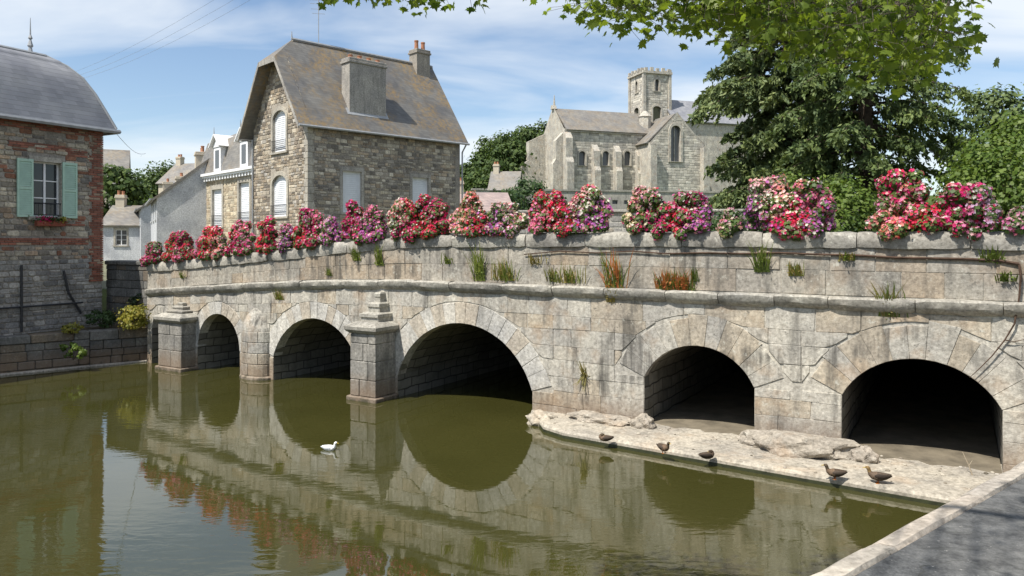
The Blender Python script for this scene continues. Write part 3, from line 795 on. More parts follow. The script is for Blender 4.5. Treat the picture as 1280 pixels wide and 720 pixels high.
GREY = [(0.38,0.345,0.295), (0.31,0.28,0.235), (0.47,0.42,0.33), (0.22,0.20,0.175), (0.41,0.335,0.25), (0.52,0.475,0.395)]
DARKR = [(0.40,0.355,0.285), (0.32,0.285,0.235), (0.48,0.43,0.34), (0.24,0.22,0.195), (0.41,0.31,0.22)]
COOL = [(0.36,0.35,0.325), (0.30,0.29,0.27), (0.41,0.39,0.355), (0.25,0.245,0.235)]

def window(parent, mapf, x0, x1, z0, z1, kind='casement', depth=0.12, name='window', frame='white_paint', arched=False):
    """frame, mullions and panes set back in the opening"""
    t = 0.055
    def bx(m, a, b, d0, d1, c, e):
        P = [mapf(a,d0,c), mapf(b,d0,c), mapf(b,d1,c), mapf(a,d1,c), mapf(a,d0,e), mapf(b,d0,e), mapf(b,d1,e), mapf(a,d1,e)]
        m.add(P, [(0,3,2,1),(4,5,6,7),(0,1,5,4),(1,2,6,5),(2,3,7,6),(3,0,4,7)])
    m = MB()
    for (a, b, c, e) in ((x0, x0+t, z0, z1), (x1-t, x1, z0, z1), (x0+t, x1-t, z1-t, z1), (x0+t, x1-t, z0, z0+t)): bx(m, a, b, depth, depth+.06, c, e)
    w = m.build(name, frame, parent)
    if kind == 'shut':
        m = MB(); n = max(6, int((z1-z0)/0.11)); 
        for i in range(n):
            c = z0+t + (z1-z0-2*t)*i/n; e = c + (z1-z0-2*t)/n*0.9
            P = [mapf(x0+t,depth+.04,e), mapf(x1-t,depth+.04,e), mapf(x1-t,depth+.02,c), mapf(x0+t,depth+.02,c)]
            m.add(P, [(0,1,2,3)])
        bx(m, x0+t*.5, x1-t*.5, depth+.045, depth+.055, z0+t*.5, z1-t*.5)
        m.build('roller_shutter', 'white_shutter', w)
    else:
        xc = (x0+x1)/2; cols_ = [(x0+t, xc-.03), (xc+.03, x1-t)]
        m = MB(); bx(m, xc-.03, xc+.03, depth-.005, depth+.055, z0+t, z1-t)
        nb = 3
        for (a, b) in cols_:
            for i in range(1, nb):
                zc_ = z0+t + (z1-z0-2*t)*i/nb; bx(m, a, b, depth+.01, depth+.045, zc_-.016, zc_+.016)
        m.build('glazing_bar', frame, w)
        for (a, b) in cols_:
            for i in range(nb):
                c = z0+t + (z1-z0-2*t)*i/nb + (.016 if i else 0); e = z0+t + (z1-z0-2*t)*(i+1)/nb - (.016 if i < nb-1 else 0)
                m = MB(); m.add([mapf(a,depth+.03,c), mapf(b,depth+.03,c), mapf(b,depth+.03,e), mapf(a,depth+.03,e)], [(0,1,2,3)]); m.build('pane', 'window_glass', w)
    return w
def surround(parent, mapf, x0, x1, z0, z1, wd=0.16, proud=0.03, mat='pale_dressing', arched=False, sill=True, rise=None):
    m = MB()
    def bx(a, b, c, e, pr=proud):
        P = [mapf(a,-pr,c), mapf(b,-pr,c), mapf(b,.1,c), mapf(a,.1,c), mapf(a,-pr,e), mapf(b,-pr,e), mapf(b,.1,e), mapf(a,.1,e)]
        m.add(P, [(0,3,2,1),(4,5,6,7),(0,1,5,4),(1,2,6,5),(2,3,7,6),(3,0,4,7)])
    if not arched:
        bx(x0-wd, x0+.01, z0, z1); bx(x1-.01, x1+wd, z0, z1); bx(x0-wd, x1+wd, z1-.01, z1+wd*1.3, proud+.004)
    else:
        r = (x1-x0)/2; xc = (x0+x1)/2; rs = rise or r*0.6; zs = z1 - rs
        bx(x0-wd, x0+.01, z0, zs); bx(x1-.01, x1+wd, z0, zs)
        n = 12
        for i in range(n):
            a0, a1 = math.pi*(1-i/n), math.pi*(1-(i+1)/n)
            I = [(xc+r*math.cos(a), zs+rs*math.sin(a)) for a in (a0, a1)]; O = [(xc+(r+wd)*math.cos(a), zs+(rs+wd*1.2)*math.sin(a)) for a in (a1, a0)]
            q = I + O
            m.loft([[mapf(x, .1, z) for x, z in q], [mapf(x, -proud, z) for x, z in q]])
            # corner fill between arch and square opening, same plane as the reveal
            T = [(xc+r*math.cos(a0), zs+rs*math.sin(a0)), (xc+r*math.cos(a1), zs+rs*math.sin(a1)), (xc+r*math.cos(a1), z1+.01), (xc+r*math.cos(a0), z1+.01)]
            m.loft([[mapf(x, .11, z) for x, z in T], [mapf(x, -proud*.4, z) for x, z in T]])
    if sill: bx(x0-wd-.04, x1+wd+.04, z0-.10, z0+.005, proud+.06)
    return m.build('window_surround', mat, parent)
def rail(parent, mapf, x0, x1, z0, z1, out=0.08):
    m = MB()
    for z in (z0, z1): m.tube([mapf(x0, -out, z), mapf(x1, -out, z)], .018, 5)
    n = max(4, int((x1-x0)/0.11))
    for i in range(n+1): m.tube([mapf(x0+(x1-x0)*i/n, -out, z0), mapf(x0+(x1-x0)*i/n, -out, z1)], .009, 4)
    for x in (x0, x1): m.tube([mapf(x, -out, z1), mapf(x, .05, z1)], .014, 5); m.tube([mapf(x, -out, z0), mapf(x, .05, z0)], .014, 5)
    return m.build('balcony_rail', 'dark_iron', parent)
def chimney_stack(parent, x0, x1, y0, y1, z0, z1, mat='rendered_wall', pots=3, pot_h=0.35, name='chimney'):
    m = MB(); m.box(x0, x1, y0, y1, z0, z1-.28)
    st = m.build(name, mat, parent)
    m = MB(); m.bbox(x0-.07, x1+.07, y0-.07, y1+.07, z1-.28, z1-.16, .015); m.bbox(x0-.03, x1+.03, y0-.03, y1+.03, z1-.158, z1, .02); m.build('chimney_cap', mat, st)
    for i in range(pots):
        cx = x0 + (x1-x0)*(i+.5)/pots; cy = (y0+y1)/2; h = pot_h*rnd.uniform(.8, 1.15)
        m = MB(); m.loft([[(cx+r_*math.cos(t), cy+r_*math.sin(t), z) for t in [k*math.pi/5 for k in range(10)]] for r_, z in ((.15, z1-.02), (.13, z1+.05), (.115, z1+h*.8), (.135, z1+h*.85), (.135, z1+h), (.09, z1+h), (.085, z1+h*.5))], True, False)
        m.build('chimney_pot', 'terracotta', st)
    return st

# ---- the big granite house behind the bridge
HZ = GZ - 0.2
house = thing('granite_house', 'tall rubble-stone house with steep lichen-stained slate roof and wide rendered chimney stack', 'house', (-10.42, 38.0, HZ), math.atan2(0.686, 0.728))
def Wz(z): return z - HZ
EV, RG, HH = Wz(9.72), Wz(14.9), Wz(13.55)
LONG, WID = 10.0, 6.4
fL = lambda x, d, z: (x, d, z)                     # long wall, y = 0
fG = lambda x, d, z: (d, WID - x, z)               # gable wall at x = 0; x runs left to right seen from outside
def hpx_long(px):
    r = (px-640)/F_PX; return (38*r + 10.42)/(0.728 - 0.686*r)
def hz_long(px, py): x = hpx_long(px); return Wz(EYE + (HORIZON-py)*(38+0.686*x)/F_PX)
def hpx_gab(px):
    r = (px-640)/F_PX; t = (-10.42 - 38*r)/(0.686 + 0.728*r); return WID - t
def hz_gab(px, py): t = WID - hpx_gab(px); return Wz(EYE + (HORIZON-py)*(38+0.728*t)/F_PX)
lw = []
for (xa, xb, ya, yb, yr) in ((428, 452, 214, 266, 0), (515, 535.5, 222, 266, 0)):
    lw.append((hpx_long(xa), hpx_long(xb), hz_long((xa+xb)/2, yb), hz_long((xa+xb)/2, ya)))
holesL = lw
w1 = wall_face(fL, 0, LONG, 0, EV + 0.1, holesL).build('wall', 'grey_mortar', house)
exL = [(h[0]-.16, h[1]+.16, h[2]-.1, h[3]+.2) for h in holesL] + [(0, .34, 0, EV), (LONG-.34, LONG, 0, EV)]
rubble(fL, 0, LONG, 0.4, EV, exL, None, GREY, seed=11, hc=(.12,.24), lc=(.16,.52)).build('rubble_stones', 'rubble', w1, kind='stuff')
for h in holesL:
    window(house, fL, *h, kind='shut', depth=0.12); surround(house, fL, *h, wd=.15, proud=.042, mat='rendered_wall')
SL = (RG-EV)/(WID/2 + 0.42)
gout = [(0,0),(WID,0),(WID,EV+.42*SL),(WID/2+.9, EV+SL*(WID/2-.9+.42)),(WID/2-.9, EV+SL*(WID/2-.9+.42)),(0,EV+.42*SL)]
gw = []
for (xa, xb, ya, yb) in ((341.5, 358, 138, 190), (340.5, 359, 219, 271)):
    gw.append((hpx_gab(xa), hpx_gab(xb), hz_gab((xa+xb)/2, yb), hz_gab((xa+xb)/2, ya)))
w2 = wall_face(fG, 0, WID, 0, RG, gw, gout).build('wall', 'wall_mortar', house)
exG = [(h[0]-.2, h[1]+.2, h[2]-.1, h[3]+.24) for h in gw] + [(WID-.30, WID, 0, EV+.6)]
rubble(fG, 0, WID, 0.4, RG-.1, exG, gout, WARM, seed=12, hc=(.14,.26), lc=(.18,.5)).build('rubble_stones', 'rubble', w2, kind='stuff')
for i, h in enumerate(gw):
    window(house, fG, *h, kind='shut', depth=0.10); surround(house, fG, *h, wd=.19, proud=.05, arched=True)
    rail(house, fG, h[0]-.02, h[1]+.02, h[2]+.12, h[2]+.62, .1)
z = 0.3; i = 0
while z < EV - .1:                                   # corner quoins
    h = rnd.uniform(.30, .42); z1 = min(z+h, EV)
    la, lb = ((.34, .26) if i % 2 else (.24, .38))
    m = MB(); m.bbox(-.052, la, -.052, lb, z+.006, z1-.006, .014); m.build('quoin', 'pale_dressing', house); z = z1; i += 1
m = MB(); m.box(.25, LONG, WID-.3, WID, 0, EV); m.box(LONG-.3, LONG, .25, WID-.3, 0, EV); m.add([(LONG,0,EV),(LONG,WID,EV),(LONG,WID/2,RG-.25)], [(0,1,2)]); m.build('rear_wall', 'grey_mortar', house)
# roof with clipped front gable
XF, XB, yo = -0.75, LONG+.32, 0.42
yh = (RG-HH)/SL; RS = 0.75
m = MB(); cy = WID/2
m.slab([(XF,-yo,EV),(XB,-yo,EV),(XB,cy,RG),(RS,cy,RG),(XF,cy-yh,HH)], .13)
m.slab([(XB,WID+yo,EV),(XF,WID+yo,EV),(XF,cy+yh,HH),(RS,cy,RG),(XB,cy,RG)], .13)
m.slab([(XF,cy+yh,HH),(XF,cy-yh,HH),(RS,cy,RG)], .13)
roof = m.build('roof', 'slate_old', house)
m = MB(); m.tube([(RS,cy,RG+.02),(XB,cy,RG+.02)], .09, 6); m.build('ridge_cap', 'zinc', roof)
m = MB()
for (a, b) in (((XF-.02,-yo,EV),(XF-.02,cy-yh,HH)), ((XF-.02,WID+yo,EV),(XF-.02,cy+yh,HH)), ((XF-.02,cy-yh,HH),(XF-.02,cy+yh,HH))):
    A_, B_ = Vector(a), Vector(b); d_ = Vector((0,0,-.26))
    m.loft([[A_, A_+d_, A_+d_+Vector((.05,0,0)), A_+Vector((.05,0,0))], [B_, B_+d_, B_+d_+Vector((.05,0,0)), B_+Vector((.05,0,0))]])
m.build('barge_board', 'rendered_wall', roof)
m = MB(); m.tube([(XF,-yo-.07,EV-.08),(XB,-yo-.07,EV-.08)], .07, 6); m.tube([(XF,WID+yo+.07,EV-.08),(XB,WID+yo+.07,EV-.08)], .07, 6)
m.tube([(LONG+.1,-yo-.07,EV-.1),(LONG+.1,-.1,EV-.55),(LONG+.1,-.09,0.1)], .05, 6); m.tube([(-.09,WID-.05,EV-.1),(-.09,WID-.05,0.1)], .05, 6)
m.build('gutter', 'zinc', roof)
m = MB(); m.tube([(RS-.02,cy,RG),(RS-.02,cy,RG+.45)], [.05,.012], 6); m.build('finial', 'zinc', roof)
big = chimney_stack(house, 2.6, 4.92, .30, 1.12, EV+.8, Wz(13.75), pots=4, pot_h=.22)
m = MB(); m.slab([(2.45,.20,EV+SL*.62+.03),(5.05,.20,EV+SL*.62+.03),(5.05,.45,EV+SL*.87+.05),(2.45,.45,EV+SL*.87+.05)], .03); m.build('flashing', 'zinc', big)
st2 = chimney_stack(house, 8.75, 9.75, cy-.55, cy+.25, RG-1.8, Wz(15.75), mat='grey_mortar', pots=2, pot_h=.6)
ax = 2.35; m = MB(); m.tube([(ax,cy,RG-.1),(ax,cy,RG+2.6)], .022, 5)
for k, zq in enumerate((2.5, 2.3, 2.0, 1.75)):
    l = .45 - .05*k; m.tube([(ax-l,cy+l*.6,RG+zq),(ax+l,cy-l*.6,RG+zq)], .011, 4)
m.tube([(ax-.25,cy-.5,RG+2.15),(ax+.3,cy+.5,RG+2.15)], .012, 4); m.build('television_antenna', 'zinc', house)

# ---- mansard terrace house joined to it on the left
terr = thing('mansard_house', 'cream stone townhouse with slate mansard, white dentil cornice and two white dormers', 'house', (-10.42-.686*6.55, 38+.728*6.55, HZ), math.atan2(0.686, 0.728))
def tx(px):
    r = (px-640)/F_PX; t = (-10.42 - 38*r)/(0.686 + 0.728*r); return t - 6.55
TW = tx(241); TE = Wz(8.05)
fT = lambda x, d, z: (0.45 + d, TW - x, z)         # x from left end
def tz(px, py): t = tx(px) + 6.55; return Wz(EYE + (HORIZON-py)*(38+.728*t)/F_PX)
th = []
for (xa, xb, ya, yb) in ((257, 269, 236, 284), (290, 303, 227, 281)):
    th.append((TW-tx(xa), TW-tx(xb), tz((xa+xb)/2, yb), tz((xa+xb)/2, ya)))
w3 = wall_face(fT, 0, TW, 0, TE, th).build('wall', 'cream_render', terr)
rubble(fT, 0, TW, 0.4, TE-.1, [(h[0]-.2,h[1]+.2,h[2]-.1,h[3]+.24) for h in th], None, [(0.50,0.43,0.31),(0.44,0.37,0.27),(0.54,0.48,0.36),(0.38,0.31,0.22)], seed=14, proud=.025, hc=(.18,.3), lc=(.25,.6)).build('rubble_stones', 'rubble', w3, kind='stuff')
for h in th:
    window(terr, fT, *h, kind='shut', depth=.1); surround(terr, fT, *h, wd=.22, proud=.05); rail(terr, fT, h[0], h[1], h[2]+.1, h[2]+.75, .09)
m = MB(); m.box(.45, 8.5, TW-.002, TW+.02, 0, TE); m.box(8.4, 8.5, 0, TW, 0, TE); m.build('side_wall', 'cream_render', terr)
m = MB(); m.box(.05, .5, -.05, TW+.3, TE-.02, TE+.14); m.box(.15, .5, -.02, TW+.2, TE-.14, TE-.021); m.build('cornice', 'white_paint', terr)
for k in range(int(TW/.42)):
    m = MB(); m.box(.2, .452, .1+k*.42, .28+k*.42, TE-.34, TE-.142); m.build('dentil', 'white_paint', terr)
m = MB(); MH = Wz(10.35)
def mring(i, z): return [(.28+i, -.05, z), (8.5-i, -.05, z), (8.5-i, TW+.15-i, z), (.28+i, TW+.15-i, z)]
m.loft([mring(0, TE+.14), mring(.55, MH), mring(2.6, MH+1.0)]); mroof = m.build('roof', 'slate_grey', terr)
for pxc in (265.5, 298.5):
    c = tx(pxc); dz0, dz1 = TE+.15, TE+1.75
    m = MB(); m.box(.30, 1.6, c-.55, c+.55, dz0, dz1); dm = m.build('dormer', 'white_paint', terr)
    m = MB(); m.slab([(.05,c-.8,dz1-.02),(1.9,c-.8,dz1-.02),(1.9,c,dz1+.75),(.05,c,dz1+.75)][::-1], .07); m.slab([(.05,c+.8,dz1-.02),(1.9,c+.8,dz1-.02),(1.9,c,dz1+.75),(.05,c,dz1+.75)], .07); m.add([(.25,c-.6,dz1),(.25,c+.6,dz1),(.25,c,dz1+.6)], [(0,1,2)])
    m.build('dormer_roof', 'white_paint', dm)
    m = MB(); m.box(.285, .32, c-.3, c+.3, dz0+.25, dz1-.2); m.build('pane', 'dark_glass', dm)
    m = MB(); m.tube([(.1,c,dz1+.7),(.1,c,dz1+1.25)], [.04,.01], 5); m.build('finial', 'zinc', dm)

# ---- street row running away to the left
dS = Vector((-0.47, 0.883, 0)).normalized(); rowrot = math.atan2(dS.y, dS.x)
def row_house(px0, Y0, length, wid, ev, rg, wallmat, roofmat, label, nwin=3, chim=True, wcol='white_paint'):
    o = Vector(((px0-640)/F_PX*Y0, Y0, HZ)); h = thing('row_house', label, 'house', o, rowrot, None)
    e, g = ev-HZ, rg-HZ                                 # local x along the street (away), -y to the right, street side is +y
    f = lambda x, d, z: (length - x, 0.0 - d, z)
    wins = [(length*(i+.5)/nwin-.5, length*(i+.5)/nwin+.5, 1.6+e*.35, min(e-.35, 3.4+e*.35)) for i in range(nwin)]
    wall_face(f, 0, length, 0, e, wins).build('wall', wallmat, h)
    for wv_ in wins: window(h, f, *wv_, kind='shut', depth=.08, frame=wcol); surround(h, f, *wv_, wd=.14, proud=.03, mat='white_render')
    m = MB(); m.add([(0,0,0),(0,-wid,0),(0,-wid,e),(0,-wid/2,g-.1),(0,0,e)], [(0,1,2,3,4)]); m.add([(length,0,0),(length,-wid,0),(length,-wid,e),(length,-wid/2,g-.1),(length,0,e)], [(0,1,2,3,4)]); m.add([(0,-wid,0),(length,-wid,0),(length,-wid,e),(0,-wid,e)], [(0,1,2,3)])
    m.build('gable_wall', wallmat, h)
    m = MB(); sl_ = (g-e)/(wid/2)
    m.slab([(-.15,.3,e-.3*sl_),(-.15,-wid/2,g),(length+.1,-wid/2,g),(length+.1,.3,e-.3*sl_)], .12); m.slab([(-.15,-wid-.3,e-.3*sl_),(length+.1,-wid-.3,e-.3*sl_),(length+.1,-wid/2,g),(-.15,-wid/2,g)], .12)
    rf = m.build('roof', roofmat, h)
    m = MB(); m.tube([(-.15,.36,e-.3*sl_),(length+.1,.36,e-.3*sl_)], .07, 5); m.build('gutter', 'zinc', rf)
    if chim: chimney_stack(h, length-.9, length-.1, -wid/2-.5, -wid/2+.5, g-.6, g+1.0, mat='cream_render', pots=2, pot_h=.4)
    return h
row_house(196, 47.5, 9, 7.0, 6.75, 9.6, 'white_render', 'slate_grey', 'white rendered row house showing its blank grey-white gable beside the mansard townhouse', 3)
row_house(176, 60, 11, 7.5, 6.6, 9.0, 'white_render', 'slate_grey', 'pale terraced house with grey slate roof next along the street beyond the blank gable', 4)
row_house(166, 74, 11, 7.5, 6.9, 9.6, 'cream_render', 'slate_grey', 'cream terraced house at the far end of the street row', 3)
def plain_house(px0, px1, Y, ev, rg, wallmat, roofmat, label, name='house', wins=2, depth=7, rot=0.0, gz=None, base=None):
    a = (px0-640)/F_PX*Y; b = (px1-640)/F_PX*Y; g0 = base if base is not None else HZ
    h = thing(name, label, 'house', (a, Y, g0), rot); L_ = (b-a)/math.cos(rot); e, g = ev-g0, rg-g0
    f = lambda x, d, z: (x, d, z)
    ws = [(L_*(i+.5)/wins-.45, L_*(i+.5)/wins+.45, e*.45, e*.85) for i in range(wins)]
    wall_face(f, 0, L_, 0, e, ws).build('wall', wallmat, h)
    for q in ws: window(h, f, *q, depth=.1); surround(h, f, *q, wd=.13)
    m = MB(); m.add([(0,0,0),(0,depth,0),(0,depth,e),(0,depth/2,g-.1),(0,0,e)], [(0,1,2,3,4)]); m.add([(L_,0,0),(L_,depth,0),(L_,depth,e),(L_,depth/2,g-.1),(L_,0,e)], [(0,1,2,3,4)]); m.add([(0,depth,0),(L_,depth,0),(L_,depth,e),(0,depth,e)], [(0,1,2,3)]); m.build('gable_wall', wallmat, h)
    sl_ = (g-e)/(depth/2); m = MB()
    m.slab([(-.25,-.3,e-.3*sl_),(L_+.25,-.3,e-.3*sl_),(L_+.25,depth/2,g),(-.25,depth/2,g)], .14); m.slab([(L_+.25,depth+.3,e-.3*sl_),(-.25,depth+.3,e-.3*sl_),(-.25,depth/2,g),(L_+.25,depth/2,g)], .14)
    m.build('roof', roofmat, h)
    chimney_stack(h, .1, .8, depth/2-.4, depth/2+.4, g-.5, g+.9, mat='cream_render', pots=2, pot_h=.35)
    return h
plain_house(98, 146, 78, 10.2, 14.0, 'cream_render', 'slate_grey', 'distant house with steep grey roof half hidden behind the brick-cornered house', rot=R(25))
plain_house(128, 170, 62, 5.3, 7.0, 'white_render', 'slate_grey', 'small whitewashed cottage at the end of the street', rot=R(12), wins=1)
plain_house(198, 236, 96, 11.5, 14.2, 'cream_render', 'slate_grey', 'far house with grey roof and chimney rising above the street row', rot=R(-15))
plain_house(572, 640, 58, 6.2, 7.9, 'cream_render', 'pink_tile', 'low outbuilding with pinkish tiled roof right of the tall granite house', rot=R(10), wins=2)
plain_house(612, 646, 92, 10.4, 12.7, 'church_stone', 'slate_grey', 'small stone hut with grey roof on the slope below the church', rot=R(-8), wins=1, base=5.0, depth=5)

# ---- brick-cornered house on the left bank
BH = 1.0
lh = thing('brick_cornered_house', 'rubble house with red brick corner, green shutters and rounded grey slate roof at the water', 'house', (-13.5, 24.5, BH), math.atan2(0.877, 0.48))
fB = lambda x, d, z: (x, d, z)
def bz(z): return z - BH
win = (-2.20, -1.34, bz(4.56), bz(6.26)); win2 = (-6.0, -5.1, bz(4.56), bz(6.26))
w4 = wall_face(fB, -9, 0, -0.6, bz(7.5), [win, win2]).build('wall', 'grey_mortar', lh)
ex = [(h[0]-.13, h[1]+.13, h[2]-.1, h[3]+.2) for h in (win, win2)]
exq = ex + [(-.40, 0, bz(2.5), bz(7.5)), (-9, 0, bz(3.70), bz(3.92)), (-9, 0, bz(7.22), bz(7.5))]
rubble(fB, -9, 0, -.3, bz(7.45), exq, None, DARKR + DARKR + [(0.26,0.13,0.085)], seed=21, hc=(.10,.19), lc=(.14,.44), pal2=COOL, zsplit=bz(3.2)).build('rubble_stones', 'rubble', w4, kind='stuff')
def bricks(rects, name='brick_course'):
    m = MB(); g = random.Random(5)
    for (a, b, c, d, ragged) in rects:
        z = c; i = 0
        while z < d - .03:
            x = b; ae = a + (0.11 if (ragged and (i//3) % 2) else 0)
            first = True
            while x > ae + .03:
                l = .11 if (first and i % 2) else .22; x1 = max(x-l, ae); first = False
                f = g.uniform(.6, 1.25); col = (0.27*f, 0.105*f, 0.068*f) if g.random() > .22 else (0.33*f, 0.23*f, 0.16*f)
                y = -.028 - g.uniform(0, .012)
                m.box(x1+.006, x-.006, y, .05, z+.006, min(z+.068, d)-.006, col); x = x1
            z += .072; i += 1
    return m
w4b = bricks([(-.46, .03, bz(2.5), bz(7.48), True)]).build('brick_quoin', 'painted', lh, kind='stuff')
bricks([(-9, -.47, bz(3.70), bz(3.92), False), (-9, -.47, bz(7.2), bz(7.46), False)]).build('brick_band', 'painted', lh, kind='stuff')
bricks([(-1.34+.13, -1.34+.75, bz(4.3), bz(4.52), False), (-1.2, -.5, bz(6.5), bz(6.75), False), (-2.9, -1.0, bz(6.62), bz(6.8), False)]).build('brick_patch', 'painted', lh, kind='stuff')
m = MB(); m.box(-.02, 0.0, 0.02, 7, -.6, bz(7.5)); m.box(-9, 0, 6.9, 7, -.6, bz(7.5)); m.build('rear_wall', 'grey_mortar', lh)
for h in (win, win2):
    wdw = window(lh, fB, *h, depth=.12); surround(lh, fB, *h, wd=.11, proud=.04, mat='pale_dressing')
    rail(lh, fB, h[0], h[1], h[2]+.06, h[2]+.42, .02)
    for s_, x0 in ((-1, h[0]-.47), (1, h[1]+.01)):
        m = MB(); x1 = x0+.46
        for (a, b, c, d) in ((x0, x0+.06, h[2]-.02, h[3]+.03), (x1-.06, x1, h[2]-.02, h[3]+.03), (x0+.06, x1-.06, h[2]-.02, h[2]+.06), (x0+.06, x1-.06, h[3]-.05, h[3]+.03), (x0+.06, x1-.06, (h[2]+h[3])/2-.04, (h[2]+h[3])/2+.04)): m.box(a, b, -.095, -.052, c, d)
        sh = m.build('shutter', 'green_shutter', lh)
        for (c0, c1) in ((h[2]+.07, (h[2]+h[3])/2-.05), ((h[2]+h[3])/2+.05, h[3]-.06)):
            n = 11
            for i in range(n):
                z = c0 + (c1-c0)*i/n; m = MB(); m.add([(x0+.06,-.060,z+.075),(x1-.06,-.060,z+.075),(x1-.06,-.09,z),(x0+.06,-.09,z)], [(0,1,2,3)]); m.build('slat', 'green_shutter', sh)
m = MB()
def rring(d, z): return [(-9.3+d, -.3+d, z), (.3-d, -.3+d, z), (.3-d, 7.3-d, z), (-9.3+d, 7.3-d, z)]
RP = [(0, 7.50), (.20, 8.02), (.44, 8.62), (.70, 9.12), (1.02, 9.48), (1.45, 9.78), (3.4, 10.15)]
def cat(ps, i, t):
    p = [ps[max(0, min(len(ps)-1, i+k))] for k in (-1, 0, 1, 2)]
    return tuple(.5*(2*p[1][j] + (p[2][j]-p[0][j])*t + (2*p[0][j]-5*p[1][j]+4*p[2][j]-p[3][j])*t*t + (3*p[1][j]-p[0][j]-3*p[2][j]+p[3][j])*t**3) for j in (0, 1))
RQ = [cat(RP, i, k/6) for i in range(len(RP)-1) for k in range(6)] + [RP[-1]]
m.loft([rring(0, bz(7.42))] + [rring(q[0], bz(q[1])) for q in RQ])
rf = m.build('roof', 'slate_blue', lh)
m = MB(); m.tube([(-9.3,-.36,bz(7.43)),(.36,-.36,bz(7.43)),(.36,7.3,bz(7.43))], .075, 6); m.build('gutter', 'zinc', rf)
m = MB(); hp = [(.3-d, -.3+d, bz(z)+.02) for d, z in ((0,7.5),(.2,8.02),(.44,8.62),(.70,9.12),(1.02,9.48),(1.45,9.78))]; m.tube(hp, .045, 5); m.tube([(-9.3+1.45,1.15,bz(9.8)),(.3-1.45,1.15,bz(9.8))], .05, 5); m.build('hip_flashing', 'zinc', rf)
fx = -1.55; m = MB(); m.tube([(fx,1.3,bz(9.78)),(fx,1.3,bz(10.0)),(fx,1.3,bz(10.05)),(fx,1.3,bz(10.25)),(fx,1.3,bz(10.30)),(fx,1.3,bz(10.4)),(fx,1.3,bz(10.95))], [.09,.05,.09,.03,.07,.025,.008], 7); m.build('finial', 'zinc', rf)
m = MB(); m.tube([(-2.55,-.09,bz(1.1)),(-2.55,-.09,bz(3.1))], .035, 6); m.tube([(-9,-.09,bz(1.85)),(-.7,-.09,bz(1.85))], .03, 6); m.tube([(-1.3,-.08,bz(2.9)),(-1.15,-.08,bz(2.2)),(-.75,-.08,bz(1.5))], .035, 6); m.build('pipe', 'dark_iron', lh)

# retaining wall between that house and the bridge
rw = thing('retaining_wall', 'dark stone retaining wall between the brick-cornered house and the bridge end', 'wall', BW(U0, 0.30, 0), BROT)
m = MB(); m.box(-2.75, -.01, 0.03, .5, 0.3, 3.02); m.build('core', 'dark_mortar', rw)
z = 0.9
while z < 3.0:
    h = rnd.uniform(.2, .34); z1 = min(z+h, 3.02); x = -2.75
    while x < -.02:
        e = min(x + rnd.uniform(.3, .7), -.01)
        if -.01 - e < .15: e = -.01
        m = MB(); m.bbox(x+.008, e-.008, -rnd.uniform(0, .02), .06, z+.007, z1-.007, .015); m.build('stone', 'quay_stone', rw); x = e
    z = z1
x = -2.78
while x < -.05:
    e = min(x+.95, 0); m = MB(); m.bbox(x+.005, e-.005, -.06, .55, 3.025, 3.17, .03); m.build('coping_stone', 'quay_stone', rw); x = e

# left quay ledge with its stone face
QP = [(-20.5, 16.6), (-17.2, 19.2), (-14.58, 21.16), (-12.86, 22.65), (-11.45, 23.75)]
QZ = 1.08
m = MB(); inner = [(-11.3, 24.2), (-13.4, 25.3), (-22, 22)]
m.loft([[(x, y, -.4) for x, y in QP+inner], [(x, y, QZ-.06) for x, y in QP+inner]], False, True)
lq = struct(m.build('left_quay', 'dark_mortar'))
m = MB(); sp = [(-20.3, 16.75), (-17.0, 19.4), (-14.5, 21.35), (-12.9, 22.85), (-11.5, 23.95)] + inner; m.add([(x, y, QZ-.045) for x, y in sp], [tuple(range(len(sp)))]); m.build('soil', 'soil', lq)
for (a, b) in zip(QP, QP[1:]):
    A_, B_ = Vector((*a, 0)), Vector((*b, 0)); d_ = (B_-A_); L_ = d_.length; d_.normalize(); ang = math.atan2(d_.y, d_.x)
    z = -.2; rowi = 0
    while z < QZ - .02:
        last = z > QZ - .42
        z1 = QZ if last else z + rnd.uniform(.2, .3)
        x = 0
        while x < L_ - .01:
            e = x + (rnd.uniform(.7, 1.2) if last else rnd.uniform(.3, .75))
            if L_ - e < .25: e = L_
            pr = rnd.uniform(.02, .055) + (.03 if last else 0)
            m = MB(); m.bbox(x+.008, e-.008, -pr, .2 + (.2 if last else 0), z+.008, z1-.006, .02)
            o = m.build('stone', 'quay_stone', lq); o.location = A_; o.rotation_euler = (0, 0, ang); x = e
        z = z1
    m = MB(); m.bbox(0, L_, -.14, .1, -.3, .05, .02); o = m.build('footing', 'kerb_stone', lq); o.location = A_; o.rotation_euler = (0, 0, ang)

# garden wall behind the bridge, right of the tall house
gw_ = thing('garden_wall', 'long grey stone garden wall behind the flower boxes', 'wall', (-1.5, 33, GZ), R(-8))
m = MB(); m.box(0, 16, .03, .45, 0, 2.85); m.build('core', 'mortar', gw_)
rubble(lambda x, d, z: (x, .03+d, z), 0, 16, 0, 2.85, [], None, COOL + [(0.36,0.32,0.26)], seed=31, hc=(.2,.34), lc=(.3,.8)).build('rubble_stones', 'rubble', gw_, kind='stuff')
x = -.05
while x < 16: m = MB(); m.bbox(x+.01, x+1.15, -.07, .55, 2.855, 2.98, .03); m.build('coping_stone', 'coping_stone', gw_); x += 1.16

